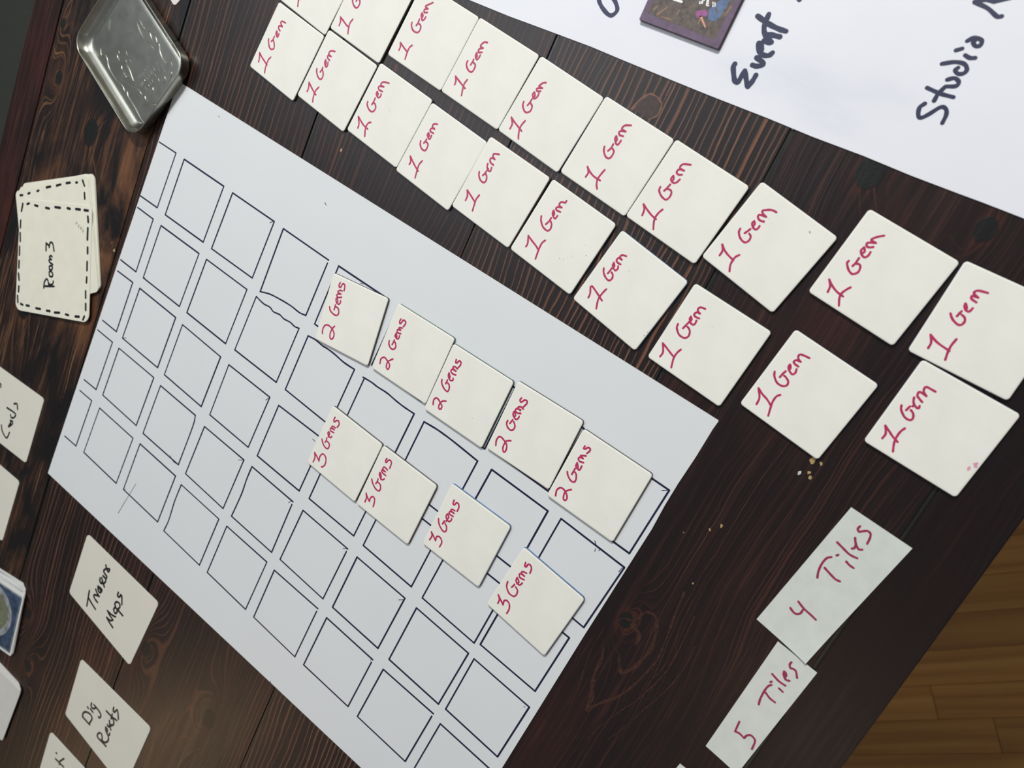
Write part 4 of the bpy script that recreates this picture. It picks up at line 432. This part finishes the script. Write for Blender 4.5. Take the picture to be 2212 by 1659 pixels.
def rug_mat():
    m = NT('charcoal_rug_pile')
    tc = m.n('ShaderNodeTexCoord').outputs['Object']
    f = m.noise(tc, 260, 4, 0.7)
    m.l(m.ramp(f, [(0.3, (0.050, 0.056, 0.048)), (0.7, (0.085, 0.092, 0.080))]), m.b.inputs['Base Color'])
    m.b.inputs['Roughness'].default_value = 0.95; m.bump(f, 0.6, 0.003); return m.m
rug = thing('rug', 'dark grey rug on the floor beyond the left edge of the table', 'rug', (-1.9, -0.35, FZ), math.radians(43))
bm = bmesh.new()
slab(bm, [(rounded([(-800, -930), (800, -930), (800, 920), (-800, 920)], 20), 0), (rounded([(-800, -930), (800, -930), (800, 920), (-800, 920)], 20), 8), (rounded([(-794, -924), (794, -924), (794, 914), (-794, 914)], 18), 11)])
link('pile', bm, rug_mat(), rug)
bm = bmesh.new()
for a, b, c_, d in ((-812, -942, 812, -928), (-812, 918, 812, 932)): box(bm, a * MM, c_ * MM, b * MM, d * MM, 0, 0.010, 0.003)
for a in (-812, 798): box(bm, a * MM, (a + 14) * MM, -0.928, 0.918, 0, 0.010, 0.003)
link('binding', bm, plain('rug_binding', (0.04, 0.042, 0.04), 0.8, scale=150), rug)

# ---------------------------------------------------------------- the table
TH = 0.038
Y0, Y1 = -1.02, 0.62
table = thing('plank_table', 'dark-stained pine plank table under the gem tiles and white sheets', 'table', (-0.292, -0.20, FZ))
tx, ty = -0.292, -0.20
for name, x0, x1, wp in PLANKS:
    bm = bmesh.new(); box(bm, x0 * MM, x1 * MM, Y0, Y1, -TH, 0.0, 0.0009)
    bmesh.ops.translate(bm, verts=bm.verts, vec=(0, 0, 0))
    o = link(name, bm, wood_mat('stained_' + name + '_%d' % int(wp[0]), *wp), table)
    o.location = (-tx, -ty, -FZ)
frame_m = wood_mat('stained_frame', 71.3, 0.004, SR, 0.4, [], 0.1)
bm = bmesh.new(); box(bm, -0.636, -0.614, Y0 + 0.1, Y1 - 0.1, -TH - 0.09, -TH, 0.001); box(bm, 0.030, 0.052, Y0 + 0.1, Y1 - 0.1, -TH - 0.09, -TH, 0.001)
box(bm, -0.614, 0.030, Y0 + 0.1, Y0 + 0.122, -TH - 0.09, -TH, 0.001); box(bm, -0.614, 0.030, Y1 - 0.122, Y1 - 0.1, -TH - 0.09, -TH, 0.001)
o = link('apron', bm, frame_m, table); o.location = (-tx, -ty, -FZ)
for lx in (-0.612, -0.054):
    for ly in (Y0 + 0.124, Y1 - 0.206):
        bm = bmesh.new(); box(bm, 0, 0.082, 0, 0.082, 0, -FZ - TH, 0.003)
        o = link('leg', bm, frame_m, table); o.location = (lx - tx, ly - ty, 0)
# dark filler lying in the joints between the planks
bm = bmesh.new()
for x in (-630.0, -499.9, -363.0, -227.0, -91.0, 45.0): box(bm, (x - 0.55) * MM, (x + 0.55) * MM, Y0 + 0.002, Y1 - 0.002, -0.01, -0.0008)
o = link('joint_filler', bm, plain('dark_joint_filler', (0.012, 0.016, 0.013), 0.3, var=0.4, scale=90), table); o.location = (-tx, -ty, -FZ)
# bold latewood bands standing proud round the two biggest knots
M_late = plain('latewood_band', (0.042, 0.0155, 0.0105), 0.34, var=0.6, scale=500)
M_late2 = plain('tan_latewood_band', (0.150, 0.062, 0.033), 0.34, var=0.35, scale=500)
for key, mt in (('KNOTLINES', M_late), ('THUMBLINES', M_late2)):
    for k, (w, s) in enumerate(globals()[key]):
        bm = bmesh.new(); ribbon(bm, s, w, 0.0, 0.008 + 0.001 * k, 0.5, wob=0.3)
        o = link('grain_band', bm, mt, table); o.location = (-tx, -ty, -FZ)
bm = bmesh.new(); rg_ = rounded(THUMB, 0.5); slab(bm, [(rg_, -0.01), (rg_, 0.006)])
o = link('knot_patch', bm, plain('brown_knot_patch', (0.034, 0.0145, 0.0095), 0.34, var=0.5, scale=450), table); o.location = (-tx, -ty, -FZ)
# chips where bare wood shows through the stain
rc = random.Random(11)
def chip(x, y, r, mat=M_bare):
    pts = []
    n = 9
    for k in range(n):
        a = 2 * math.pi * k / n; q = r * (0.45 + 0.75 * rc.random()); pts.append((x - tx * 1000 + math.cos(a) * q * 0.7, y - ty * 1000 + math.sin(a) * q))
    bm = bmesh.new(); ring = rounded(pts, 0)
    slab(bm, [(ring, -0.01), (ring, 0.02)])
    o = link('bare_chip', bm, mat, table); o.location = (0, 0, -FZ)
for x, y, r, mm_ in ((-6.0, -83.0, 2.2, M_bare), (-2.0, -82.0, 1.1, M_bare), (-4.5, -89.0, 1.5, M_bare), (-8.0, -91.5, 1.3, M_blister), (-3, -91, 1.2, M_bare),
                     (-26.5, -136.0, 1.1, M_bare), (-30.5, -141.0, 0.9, M_bare), (-41.0, -150.0, 0.5, M_bare), (-24, -171, 0.8, M_bare), (-503.0, -209.0, 1.6, M_bare), (-507.5, -205.0, 0.9, M_bare),
                     (-336.0, -61.0, 1.3, M_bare), (-91.3, 51.0, 0.9, M_blister)): chip(x, y, r, mm_)

# ---------------------------------------------------------------- white sheets
board = thing('grid_board', 'large white sheet ruled with hand-drawn navy squares, under the two-gem and three-gem tiles', 'board')
bm = bmesh.new(); ring = rounded(BOARD, 0.6, 2)
slab(bm, [(ring, 0.0), (ring, 0.7), (offset(ring, 0.12), 0.8)])
link('sheet', bm, M_board, board)
rs = random.Random(5)
for sq in SQUARES:
    bm = bmesh.new()
    for k, s in enumerate(sq):
        ribbon(bm, s, 1.02 + 0.18 * rs.random(), 0.8, 0.025 + 0.002 * k, 0.0, sm=len(s) > 2)
    link('drawn_square', bm, M_navy, board)
for k, s in enumerate(TICKS):
    bm = bmesh.new(); ribbon(bm, s, 0.5, 0.8, 0.034, 0.3); link('pen_slip', bm, M_navy, board)

def blot(parent, x, y, r, z, mat, name='ink_blot'):
    pts = [(x + math.cos(2 * math.pi * k / 9) * r * (0.4 + 0.8 * rs.random()), y + math.sin(2 * math.pi * k / 9) * r * (0.4 + 0.8 * rs.random())) for k in range(9)]
    flat_shape(name, pts, z, mat, parent, 0.02)

poster = thing('poster_sheet', 'white poster sheet with black marker words along the top right of the table', 'paper')
pp = [tuple(p) for p in PAPEREDGE]
poly = [(-420.0, 47.0)] + pp + [(72.0, 53.4), (74.0, 330.0), (-424.0, 326.0)]
bm = bmesh.new(); ring = rounded(poly, 0)
slab(bm, [(ring, 0.0), (ring, 0.5), (offset(ring, 0.08), 0.6)])
link('sheet', bm, M_poster, poster)
writing('word_event', EV, 2.55, 0.6, M_slate, poster, h=0.02, taper=0.05)
writing('word_studio', ST, 1.9, 0.6, M_slate, poster, h=0.02, taper=0.05)
writing('letter', OO, 2.2, 0.6, M_slate, poster, h=0.02, taper=0.0)

# ---------------------------------------------------------------- gem tiles
def tile_mesh(s=45.0, t=2.0):
    bm = bmesh.new(); h = s / 2
    R = rounded([(-h, -h), (h, -h), (h, h), (-h, h)], 1.7, 6)
    slab(bm, [(R, 0.18), (R, t - 0.32), (offset(R, 0.10), t - 0.12), (offset(R, 0.34), t - 0.02), (offset(R, 1.0), t)], 1, 0)
    me = bpy.data.meshes.new('tile_card'); bm.normal_update(); bm.to_mesh(me); bm.free()
    me.materials.append(M_tile); me.materials.append(M_side); return me
TILE = tile_mesh()
def back_mesh(mat, s=45.25):
    bm = bmesh.new(); h = s / 2
    R = rounded([(-h, -h), (h, -h), (h, h), (-h, h)], 1.8, 5)
    slab(bm, [(R, 0), (R, 0.85), (offset(R, 0.3), 0.95)])
    me = bpy.data.meshes.new('printed_face'); bm.normal_update(); bm.to_mesh(me); bm.free(); me.materials.append(mat); return me
BACKS = [back_mesh(m) for m in M_prints]
TL = {
 'U0': ('cream one-gem tile cut by the photo top, leftmost of the far row', 5),
 'U1': ('cream one-gem tile at the top edge whose word shows only its big G', 5),
 'U2': ('cream one-gem tile third from the left in the far row, wide gap on its left', 5),
 'U3': ('cream one-gem tile of the far row, fourth from the left, touching both neighbours', 5),
 'U4': ('cream one-gem tile of the far row, fifth from the left', 1),
 'U5': ('cream one-gem tile sixth in the far row, a narrow dark gap on its left', 1),
 'U6': ('cream one-gem tile of the far row, seventh from the left', 5),
 'U7': ('cream one-gem tile of the far row with faint grey specks in its right half', 5),
 'U8': ('cream one-gem tile of the far row, second from the right end', 5),
 'U9': ('cream one-gem tile at the right end of the far row, cut by the photo edge', 1),
 'L1': ('cream one-gem tile at the left end of the near row', 5),
 'L2': ('cream one-gem tile of the near row, second from the left', 5),
 'L3': ('cream one-gem tile of the near row, third from the left, with a thin pale rim', 5),
 'L4': ('cream one-gem tile of the near row, fourth from the left, with a blue rim', 1),
 'L5': ('cream one-gem tile of the near row with a brown printed rim', 4),
 'L6': ('cream one-gem tile of the near row speckled with grey scuffs by its numeral', 5),
 'L7': ('cream one-gem tile of the near row with a pink smear on its lower edge', 3),
 'L8': ('cream one-gem tile of the near row with a green printed rim', 2),
 'L9': ('cream one-gem tile of the near row with a blue rim, second from the right end', 1),
 'L10': ('cream one-gem tile at the right end of the near row, with pink ink smudges', 1),
 'T1': ('cream two-gem tile, tilted, at the left end of the two-gem row', 5),
 'T2': ('cream two-gem tile with a green rim, second in the two-gem row', 2),
 'T3': ('cream two-gem tile with a teal rim, in the middle of the two-gem row', 0),
 'T4': ('cream two-gem tile, fourth in the two-gem row', 5),
 'T5': ('cream two-gem tile at the right end of the two-gem row', 5),
 'H1': ('cream three-gem tile at the left end of the three-gem row', 5),
 'H2': ('cream three-gem tile, second in the three-gem row, against its left neighbour', 5),
 'H3': ('cream three-gem tile with a light blue rim, third in the three-gem row', 3),
 'H4': ('cream three-gem tile with a dark blue rim at the right end of the three-gem row', 3),
}
GRP = {'U': 'one-gem tiles in the far row', 'L': 'one-gem tiles in the near row', 'T': 'two-gem tiles on the ruled sheet', 'H': 'three-gem tiles on the ruled sheet'}
rt = random.Random(9)
tiles = {}
for key, cx, cy, rz, strokes in TILES:
    z = 0.0 if key[0] in 'UL' else 0.8 + 0.025
    t = thing('gem_tile', TL[key][0], 'tile', (cx * MM, cy * MM, z * MM), rz, GRP[key[0]])
    b = bpy.data.objects.new('tile_card', TILE); C.objects.link(b); b.parent = t
    f = bpy.data.objects.new('printed_face', BACKS[TL[key][1]]); C.objects.link(f); f.parent = t
    writing('lettering', strokes, 1.10, 2.0, M_red, t, h=0.02, taper=0.05)
    tiles[key] = t
for key, x, y, r in (('U7', 8, 9, .25), ('U7', 11, 8, .3), ('U7', 10, 6, .25), ('U7', 17, -11, .6), ('L6', -9, -8, .3), ('L6', -7, -9.5, .25), ('L6', -10, -6, .35), ('L6', -5, -11, .3), ('L6', 4, -14, .3), ('L6', 0, -18, .4),
                     ('L3', 3, 1, .3), ('L8', 9, 3, .3), ('L7', 8, 6, .35), ('T3', -10, -9, .3), ('H3', 10, -4, .25), ('T5', -13, -13, .3)):
    blot(tiles[key], x, y, r, 2.0, M_smudge, 'scuff')
M_pink = plain('pink_ink_smudge', (0.66, 0.30, 0.42), 0.5, var=0.2, scale=300)
for key, x, y, r in (('L10', -8.5, -19.5, 1.1), ('L10', -5.5, -20.6, 1.3), ('L7', -13, -21.6, .5), ('L7', -10.5, -21.8, .5)): blot(tiles[key], x, y, r, 2.0, M_pink, 'pink_smudge')

# picture tile on the poster
ev = thing('picture_tile', 'square purple-bordered picture tile lying on the white poster sheet', 'tile', (-164.1 * MM, 92.6 * MM, 0.6 * MM), math.radians(0.6))
ox, oy = -164.1, 92.6
L2 = lambda pl: [((x - ox), (y - oy)) for x, y in pl]
M_purple = plain('purple_border_print', (0.115, 0.070, 0.125), 0.4, var=0.25, scale=250)
M_darkp = plain('dark_card_edge', (0.035, 0.028, 0.04), 0.5, var=0.3, scale=250)
zr = lambda x, y: 0.9 + 0.0 * x
bm = bmesh.new(); R = rounded([(-22.6, -22.6), (22.6, -22.6), (22.6, 22.6), (-22.6, 22.6)], 0.8, 4)
slab(bm, [(R, 0.0), (R, 1.9), (offset(R, 0.25), 2.2)], 1, 0)
link('tile_card', bm, [M_purple, M_darkp], ev)
M_scene = plain('brown_floor_print', (0.085, 0.062, 0.050), 0.4, var=0.6, scale=350)
flat_shape('scene_print', [(-19.6, -18.4), (18.8, -19.2), (19.4, 19.2), (-19.2, 19.4)], 2.2, M_scene, ev, 0.02)
M_pl = [plain('tan_board_print', (0.22, 0.13, 0.075), 0.4, var=0.4, scale=500), plain('dusk_board_print', (0.12, 0.085, 0.065), 0.4, var=0.4, scale=500)]
for k, s in enumerate(ARTPL):
    bm = bmesh.new(); ribbon(bm, L2(s), 1.0, 2.22, 0.012, 0.2, sm=False); link('board_print', bm, M_pl[k % 2], ev)
flat_shape('rug_print', L2(ART['blue']), 2.22, plain('blue_rug_print', (0.085, 0.14, 0.27), 0.4, var=0.3, scale=350), ev, 0.014, 0.5)
flat_shape('wall_print', [(-17.5, 0), (4, -5.0), (14, 3), (14, 17), (-17, 17)], 2.22, plain('slate_wall_print', (0.10, 0.095, 0.12), 0.4, var=0.4, scale=300), ev, 0.010)
flat_shape('duster_print', L2(ART['feather']), 2.235, plain('magenta_print', (0.27, 0.075, 0.22), 0.4, var=0.35, scale=700), ev, 0.012, 0.4)
flat_shape('handle_print', L2(ART['stick']), 2.235, plain('salmon_print', (0.62, 0.30, 0.20), 0.4, scale=300), ev, 0.012)
flat_shape('white_strip_print', L2(ART['rect']), 2.235, plain('white_print', (0.85, 0.85, 0.82), 0.4, scale=300), ev, 0.012)
writing('caption', [L2(s) for s in ART['txt']], 0.55, 2.235, plain('white_caption', (0.85, 0.85, 0.85), 0.4, scale=300), ev, h=0.012)

# ---------------------------------------------------------------- cards, slips and stacks
def card(name, label, cat, poly, z0, t, mat, r=3.0, group=None, curl=None, lab=None):
    cx = sum(p[0] for p in poly) / len(poly); cy = sum(p[1] for p in poly) / len(poly)
    loc = [(p[0] - cx, p[1] - cy) for p in poly]
    e = thing(name, label, cat, (cx * MM, cy * MM, z0 * MM), 0, group)
    bm = bmesh.new(); ring = rounded(loc, r, 6)
    if curl:
        # fine grid so the sheet can bend
        import itertools
        a, b, c_, d = [Vector(q) for q in loc]; N = 14
        zf = lambda x, y: curl(x, y)
        top = {}; bot = {}
        for i in range(N + 1):
            for j in range(N + 1):
                u, v = i / N, j / N; p = (a * (1 - u) + b * u) * (1 - v) + (d * (1 - u) + c_ * u) * v
                zz = zf(p.x, p.y); top[i, j] = bm.verts.new((p.x * MM, p.y * MM, (zz + t) * MM)); bot[i, j] = bm.verts.new((p.x * MM, p.y * MM, zz * MM))
        flip = area2(loc) < 0
        def F(vs, sm=True): f = bm.faces.new(vs if not flip else list(reversed(vs))); f.smooth = sm
        for i in range(N):
            for j in range(N):
                F([top[i, j], top[i + 1, j], top[i + 1, j + 1], top[i, j + 1]]); F([bot[i, j + 1], bot[i + 1, j + 1], bot[i + 1, j], bot[i, j]])
        for i in range(N):
            F([bot[i, 0], bot[i + 1, 0], top[i + 1, 0], top[i, 0]], False); F([top[i, N], top[i + 1, N], bot[i + 1, N], bot[i, N]], False)
            F([top[0, i], top[0, i + 1], bot[0, i + 1], bot[0, i]], False); F([bot[N, i], bot[N, i + 1], top[N, i + 1], top[N, i]], False)
    else:
        slab(bm, [(ring, 0), (ring, t * 0.75), (offset(ring, 0.08), t)])
    if curl: bmesh.ops.split_edges(bm, edges=[ed for ed in bm.edges if len(ed.link_faces) == 2 and ed.link_faces[0].smooth != ed.link_faces[1].smooth])
    link('card_body', bm, mat, e)
    e['_c'] = (cx, cy)
    return e, cx, cy
def wr(e, cx, cy, strokes, w, z, mat, name='lettering', zf=None, taper=0.08):
    return writing(name, [[(x - cx, y - cy) for x, y in s] for s in strokes], w, z, mat, e, zf=zf, taper=taper)
Q = CARDQ
e, cx, cy = card('place_card', 'ivory card lettered Treasure Maps beside the ruled sheet', 'card', Q['treasure'], 0, 0.5, M_card); wr(e, cx, cy, TREAS, 1.85, 0.5, M_black)
e, cx, cy = card('place_card', 'ivory card lettered Dig Results below the Treasure Maps card', 'card', Q['dig'], 0, 0.5, M_card); wr(e, cx, cy, DIG, 1.85, 0.5, M_black)
e, cx, cy = card('place_card', 'ivory card at the bottom edge of the photo with a word ending in k', 'card', Q['ink'], 0, 0.5, M_card); wr(e, cx, cy, INK, 1.85, 0.5, M_black)
e, cx, cy = card('place_card', 'ivory card lettered Cards at the left edge of the photo', 'card', Q['cards'], 0, 0.5, M_card); wr(e, cx, cy, CARDS, 1.7, 0.5, M_black)
card('blank_card', 'blank ivory card at the left edge just below the Cards card', 'card', Q['blank'], 0, 0.5, M_card)
card('blank_card', 'pale rounded card corner poking in at the top edge right of the tin', 'card', Q['corner'], 0, 0.5, plain('pinkish_card', (0.72, 0.66, 0.64), 0.5, scale=30), 3.0)
# paper slips
def lift(cx, cy, px, py, r, hh):
    def f(x, y):
        d = math.hypot(x + cx - px, y + cy - py); q = max(0.0, 1 - d / r); return hh * q * q
    return f
def slip(label, poly, strokes, group, pc, r, hh):
    cx = sum(p[0] for p in poly) / 4; cy = sum(p[1] for p in poly) / 4
    f = lift(cx, cy, pc[0], pc[1], r, hh)
    e, cx, cy = card('paper_slip', label, 'paper', poly, 0, 0.3, M_slip, 0, group, curl=f)
    if strokes: wr(e, cx, cy, strokes, 1.15, 0.30, M_red2, zf=lambda x, y: f(x, y) + 0.03)
slip('white paper slip lettered 4 Tiles near the right edge of the table', Q['p4'], P4, 'paper slips on the table edge', Q['p4'][3], 24, 1.6)
slip('white paper slip lettered 5 Tiles below the 4 Tiles slip', Q['p5'], P5, 'paper slips on the table edge', Q['p5'][3], 20, 0.5)
slip('white paper corner poking in at the bottom edge left of the 5 Tiles slip', Q['strip'], None, 'paper slips on the table edge', Q['strip'][2], 20, 0.3)

# stack of room cards
names = [('room_f', 'bottom cream card of the fanned Room card stack'), ('room_e', 'cream card second from the bottom of the Room card stack'), ('room_d', 'cream card in the middle of the Room card stack, third from the bottom'),
         ('room_c', 'cream card fourth from the bottom of the Room card stack'), ('room_b', 'cream card with a dashed border just under the Room 3 card')]
for i, (k, lb) in enumerate(names):
    e, cx, cy = card('room_card', lb, 'card', Q[k], 0.5 * i, 0.48, M_roomcard, 4.0, 'room cards in the fanned stack')
    if k == 'room_b': wr(e, cx, cy, ROOM2, 2.0, 0.48, M_black, 'dashed_border')
e, cx, cy = card('room_card', 'cream card lettered Room 3 inside a dashed black border, on top of its stack', 'card', Q['room'], 2.5, 0.48, M_roomcard, [4.5, 6.5, 7, 6.5], 'room cards in the fanned stack')
wr(e, cx, cy, ROOM, 1.7, 0.48, M_black); wr(e, cx, cy, ROOMD, 2.0, 0.48, M_black, 'dashed_border', taper=0.0)
rs2 = random.Random(21)
for k in range(4):
    p = Q['room']; u, v = 0.80 + 0.03 * k, 0.16 + 0.02 * k
    x = p[0][0] * (1 - u) * (1 - v) + p[1][0] * u * (1 - v) + p[2][0] * u * v + p[3][0] * (1 - u) * v
    y = p[0][1] * (1 - u) * (1 - v) + p[1][1] * u * (1 - v) + p[2][1] * u * v + p[3][1] * (1 - u) * v
    blot(e, x - cx, y - cy, 1.6, 0.48, M_stain, 'stain')

# stack of blue picture cards
M_edgew = plain('white_card_border', (0.66, 0.67, 0.65), 0.4, scale=60)
def inset(poly, d): return offset(rounded(poly, 0), d)
M_artblue = plain('blue_card_print', (0.035, 0.062, 0.115), 0.35, var=0.55, scale=160)
M_artgrey = plain('silver_card_print', (0.26, 0.28, 0.29), 0.35, var=0.5, scale=160)
M_artolive = plain('olive_card_print', (0.16, 0.17, 0.11), 0.35, var=0.3, scale=160)
lab = {'a': 'top', 'b': 'second', 'c': 'third', 'd': 'fourth', 'e': 'bottom'}
for i, k in enumerate('edcba'):
    e, cx, cy = card('picture_card', '%s white-bordered blue picture card of the stack at the left edge' % lab[k], 'card', Q['art_' + k], 0.6 * i, 0.55, M_edgew, 3.2, 'blue picture cards in the left stack')
    loc = [(p[0] - cx, p[1] - cy) for p in Q['art_' + k]]
    ring = inset(loc, 3.2)
    bm = bmesh.new(); r2 = rounded([tuple(p) for p in ring], 1.6, 4); slab(bm, [(r2, 0.55), (r2, 0.57)]); link('blue_print', bm, M_artblue, e)
    if k == 'a':
        c0, c1, c2, c3 = [Vector(p) for p in loc]        # c0 right corner, c0->c1 long side, c0->c3 short side
        L = (c1 - c0).normalized(); S = (c3 - c0).normalized()
        cc = c0 + L * 41 + S * 31
        def arc(rad, a0, a1, w, mat, nm, zz):
            pts = []
            for q in range(25):
                a = math.radians(a0 + (a1 - a0) * q / 24); pts.append(tuple(cc + L * (-math.cos(a) * rad) + S * (math.sin(a) * rad * 0.82)))
            bm = bmesh.new(); ribbon(bm, pts, w, zz, 0.012, 0.0, sm=False, wob=0.02); link(nm, bm, mat, e)
        arc(29, -170, 170, 5.5, M_artgrey, 'ring_print', 0.57)
        disc = [tuple(cc + L * (-math.cos(t * math.pi / 16) * 26) + S * (math.sin(t * math.pi / 16) * 26 * 0.82)) for t in range(32)]
        flat_shape('disc_print', disc, 0.575, M_artolive, e, 0.012)
        bm = bmesh.new(); r3 = [Vector(p) for p in ring]
        for q in range(4):
            ribbon(bm, [tuple(r3[q] * 0.97), tuple(r3[(q + 1) % 4] * 0.97)], 0.6, 0.57, 0.01, 0, sm=False)
        link('border_line_print', bm, M_artgrey, e)
lab = {'a': 'top', 'b': 'second', 'c': 'third', 'd': 'bottom'}
M_wh = plain('white_card_back', (0.62, 0.61, 0.58), 0.45, scale=90, var=0.04)
for i, k in enumerate('dcba'):
    card('blank_card', '%s blank white card of the stack in the lower left corner' % lab[k], 'card', Q['wh_' + k], 0.6 * i, 0.58, M_wh, 3.2, 'blank white cards in the lower left stack')

# ---------------------------------------------------------------- the tin
tcx, tcy, tw, th_ = TIN
tin = thing('tin_lid', 'shallow rounded metal tin lid with an embossed picture, upside down at the top left', 'tin', (tcx * MM, tcy * MM, 0.85 * MM), math.radians(-24))
def rr(w, h, r, seg=10): return rounded([(-w / 2, -h / 2), (w / 2, -h / 2), (w / 2, h / 2), (-w / 2, h / 2)], r, seg)
def loft(bm, prof, closed=False):
    vs = []
    for w, h, r, z in prof: vs.append([bm.verts.new((p.x * MM, p.y * MM, z * MM)) for p in rr(w, h, r)])
    n = len(vs[0])
    for k in range(len(vs) - 1):
        for i in range(n):
            f = bm.faces.new((vs[k][i], vs[k][(i + 1) % n], vs[k + 1][(i + 1) % n], vs[k + 1][i])); f.smooth = True
    return vs
W_, H_, R_ = tw, th_, 13.0
bm = bmesh.new()
prof = [(W_ - 9, H_ - 9, R_ - 4.5, 0.0), (W_ - 3.4, H_ - 3.4, R_ - 1.7, 0.0), (W_ - 1.6, H_ - 1.6, R_ - 0.8, 0.5), (W_ - 1.2, H_ - 1.2, R_ - 0.6, 1.3), (W_ - 0.9, H_ - 0.9, R_ - 0.45, 7.2)]
vs = loft(bm, prof); bm.faces.new(list(reversed(vs[0])))
link('outer_wall', bm, M_tin, tin)
bm = bmesh.new()
loft(bm, [(W_ - 0.9, H_ - 0.9, R_ - .45, 7.2), (W_ - 0.2, H_ - 0.2, R_ - .1, 7.5), (W_, H_, R_, 7.9), (W_ - 0.3, H_ - 0.3, R_ - .15, 8.3), (W_ - 1.1, H_ - 1.1, R_ - .55, 8.4), (W_ - 1.7, H_ - 1.7, R_ - .85, 8.1), (W_ - 1.9, H_ - 1.9, R_ - .95, 7.6)])
link('rolled_rim', bm, M_tin, tin)
bm = bmesh.new()
prof = [(W_ - 1.9, H_ - 1.9, R_ - 0.95, 7.6), (W_ - 2.4, H_ - 2.4, R_ - 1.2, 7.0), (W_ - 6.2, H_ - 6.2, R_ - 2.6, 4.0), (W_ - 6.8, H_ - 6.8, R_ - 2.8, 3.7),
        (W_ - 13.4, H_ - 13.4, R_ - 4.8, 1.25), (W_ - 14.0, H_ - 14.0, R_ - 5.0, 1.2), (W_ - 14.8, H_ - 14.8, R_ - 5.4, 1.6), (W_ - 15.4, H_ - 15.4, R_ - 5.7, 1.65), (W_ - 20, H_ - 20, R_ - 7.5, 1.65)]
vs = loft(bm, prof); bm.faces.new(vs[-1])
link('inner_tray', bm, M_tin, tin)
M_em = metal_mat(); M_em.name = 'bright_embossing'
nb = M_em.node_tree.nodes['Principled BSDF']
bm = bmesh.new()
def ridge(bm, pts, w, z, h):
    p = smooth_pts(pts, 3); n = len(p); rows = []
    for i in range(n):
        d = p[min(i + 1, n - 1)] - p[max(i - 1, 0)]
        if d.length < 1e-6: d = Vector((1, 0))
        d.normalize(); nn = Vector((-d.y, d.x)); e_ = 0.25 if i in (0, n - 1) else 1.0
        rows.append([bm.verts.new(((p[i] + nn * w * q * e_).x * MM, (p[i] + nn * w * q * e_).y * MM, (z + h * g * e_) * MM)) for q, g in ((-0.5, 0), (-0.27, 0.75), (0, 1), (0.27, 0.75), (0.5, 0))])
    for i in range(n - 1):
        for k in range(4):
            f = bm.faces.new((rows[i][k], rows[i][k + 1], rows[i + 1][k + 1], rows[i + 1][k])); f.smooth = True
for s in TINS: ridge(bm, s, 0.80, 1.64, 0.50)
bmesh.ops.recalc_face_normals(bm, faces=bm.faces)
link('embossing', bm, M_em, tin)
for o in bpy.data.objects:
    if '_c' in o: del o['_c']
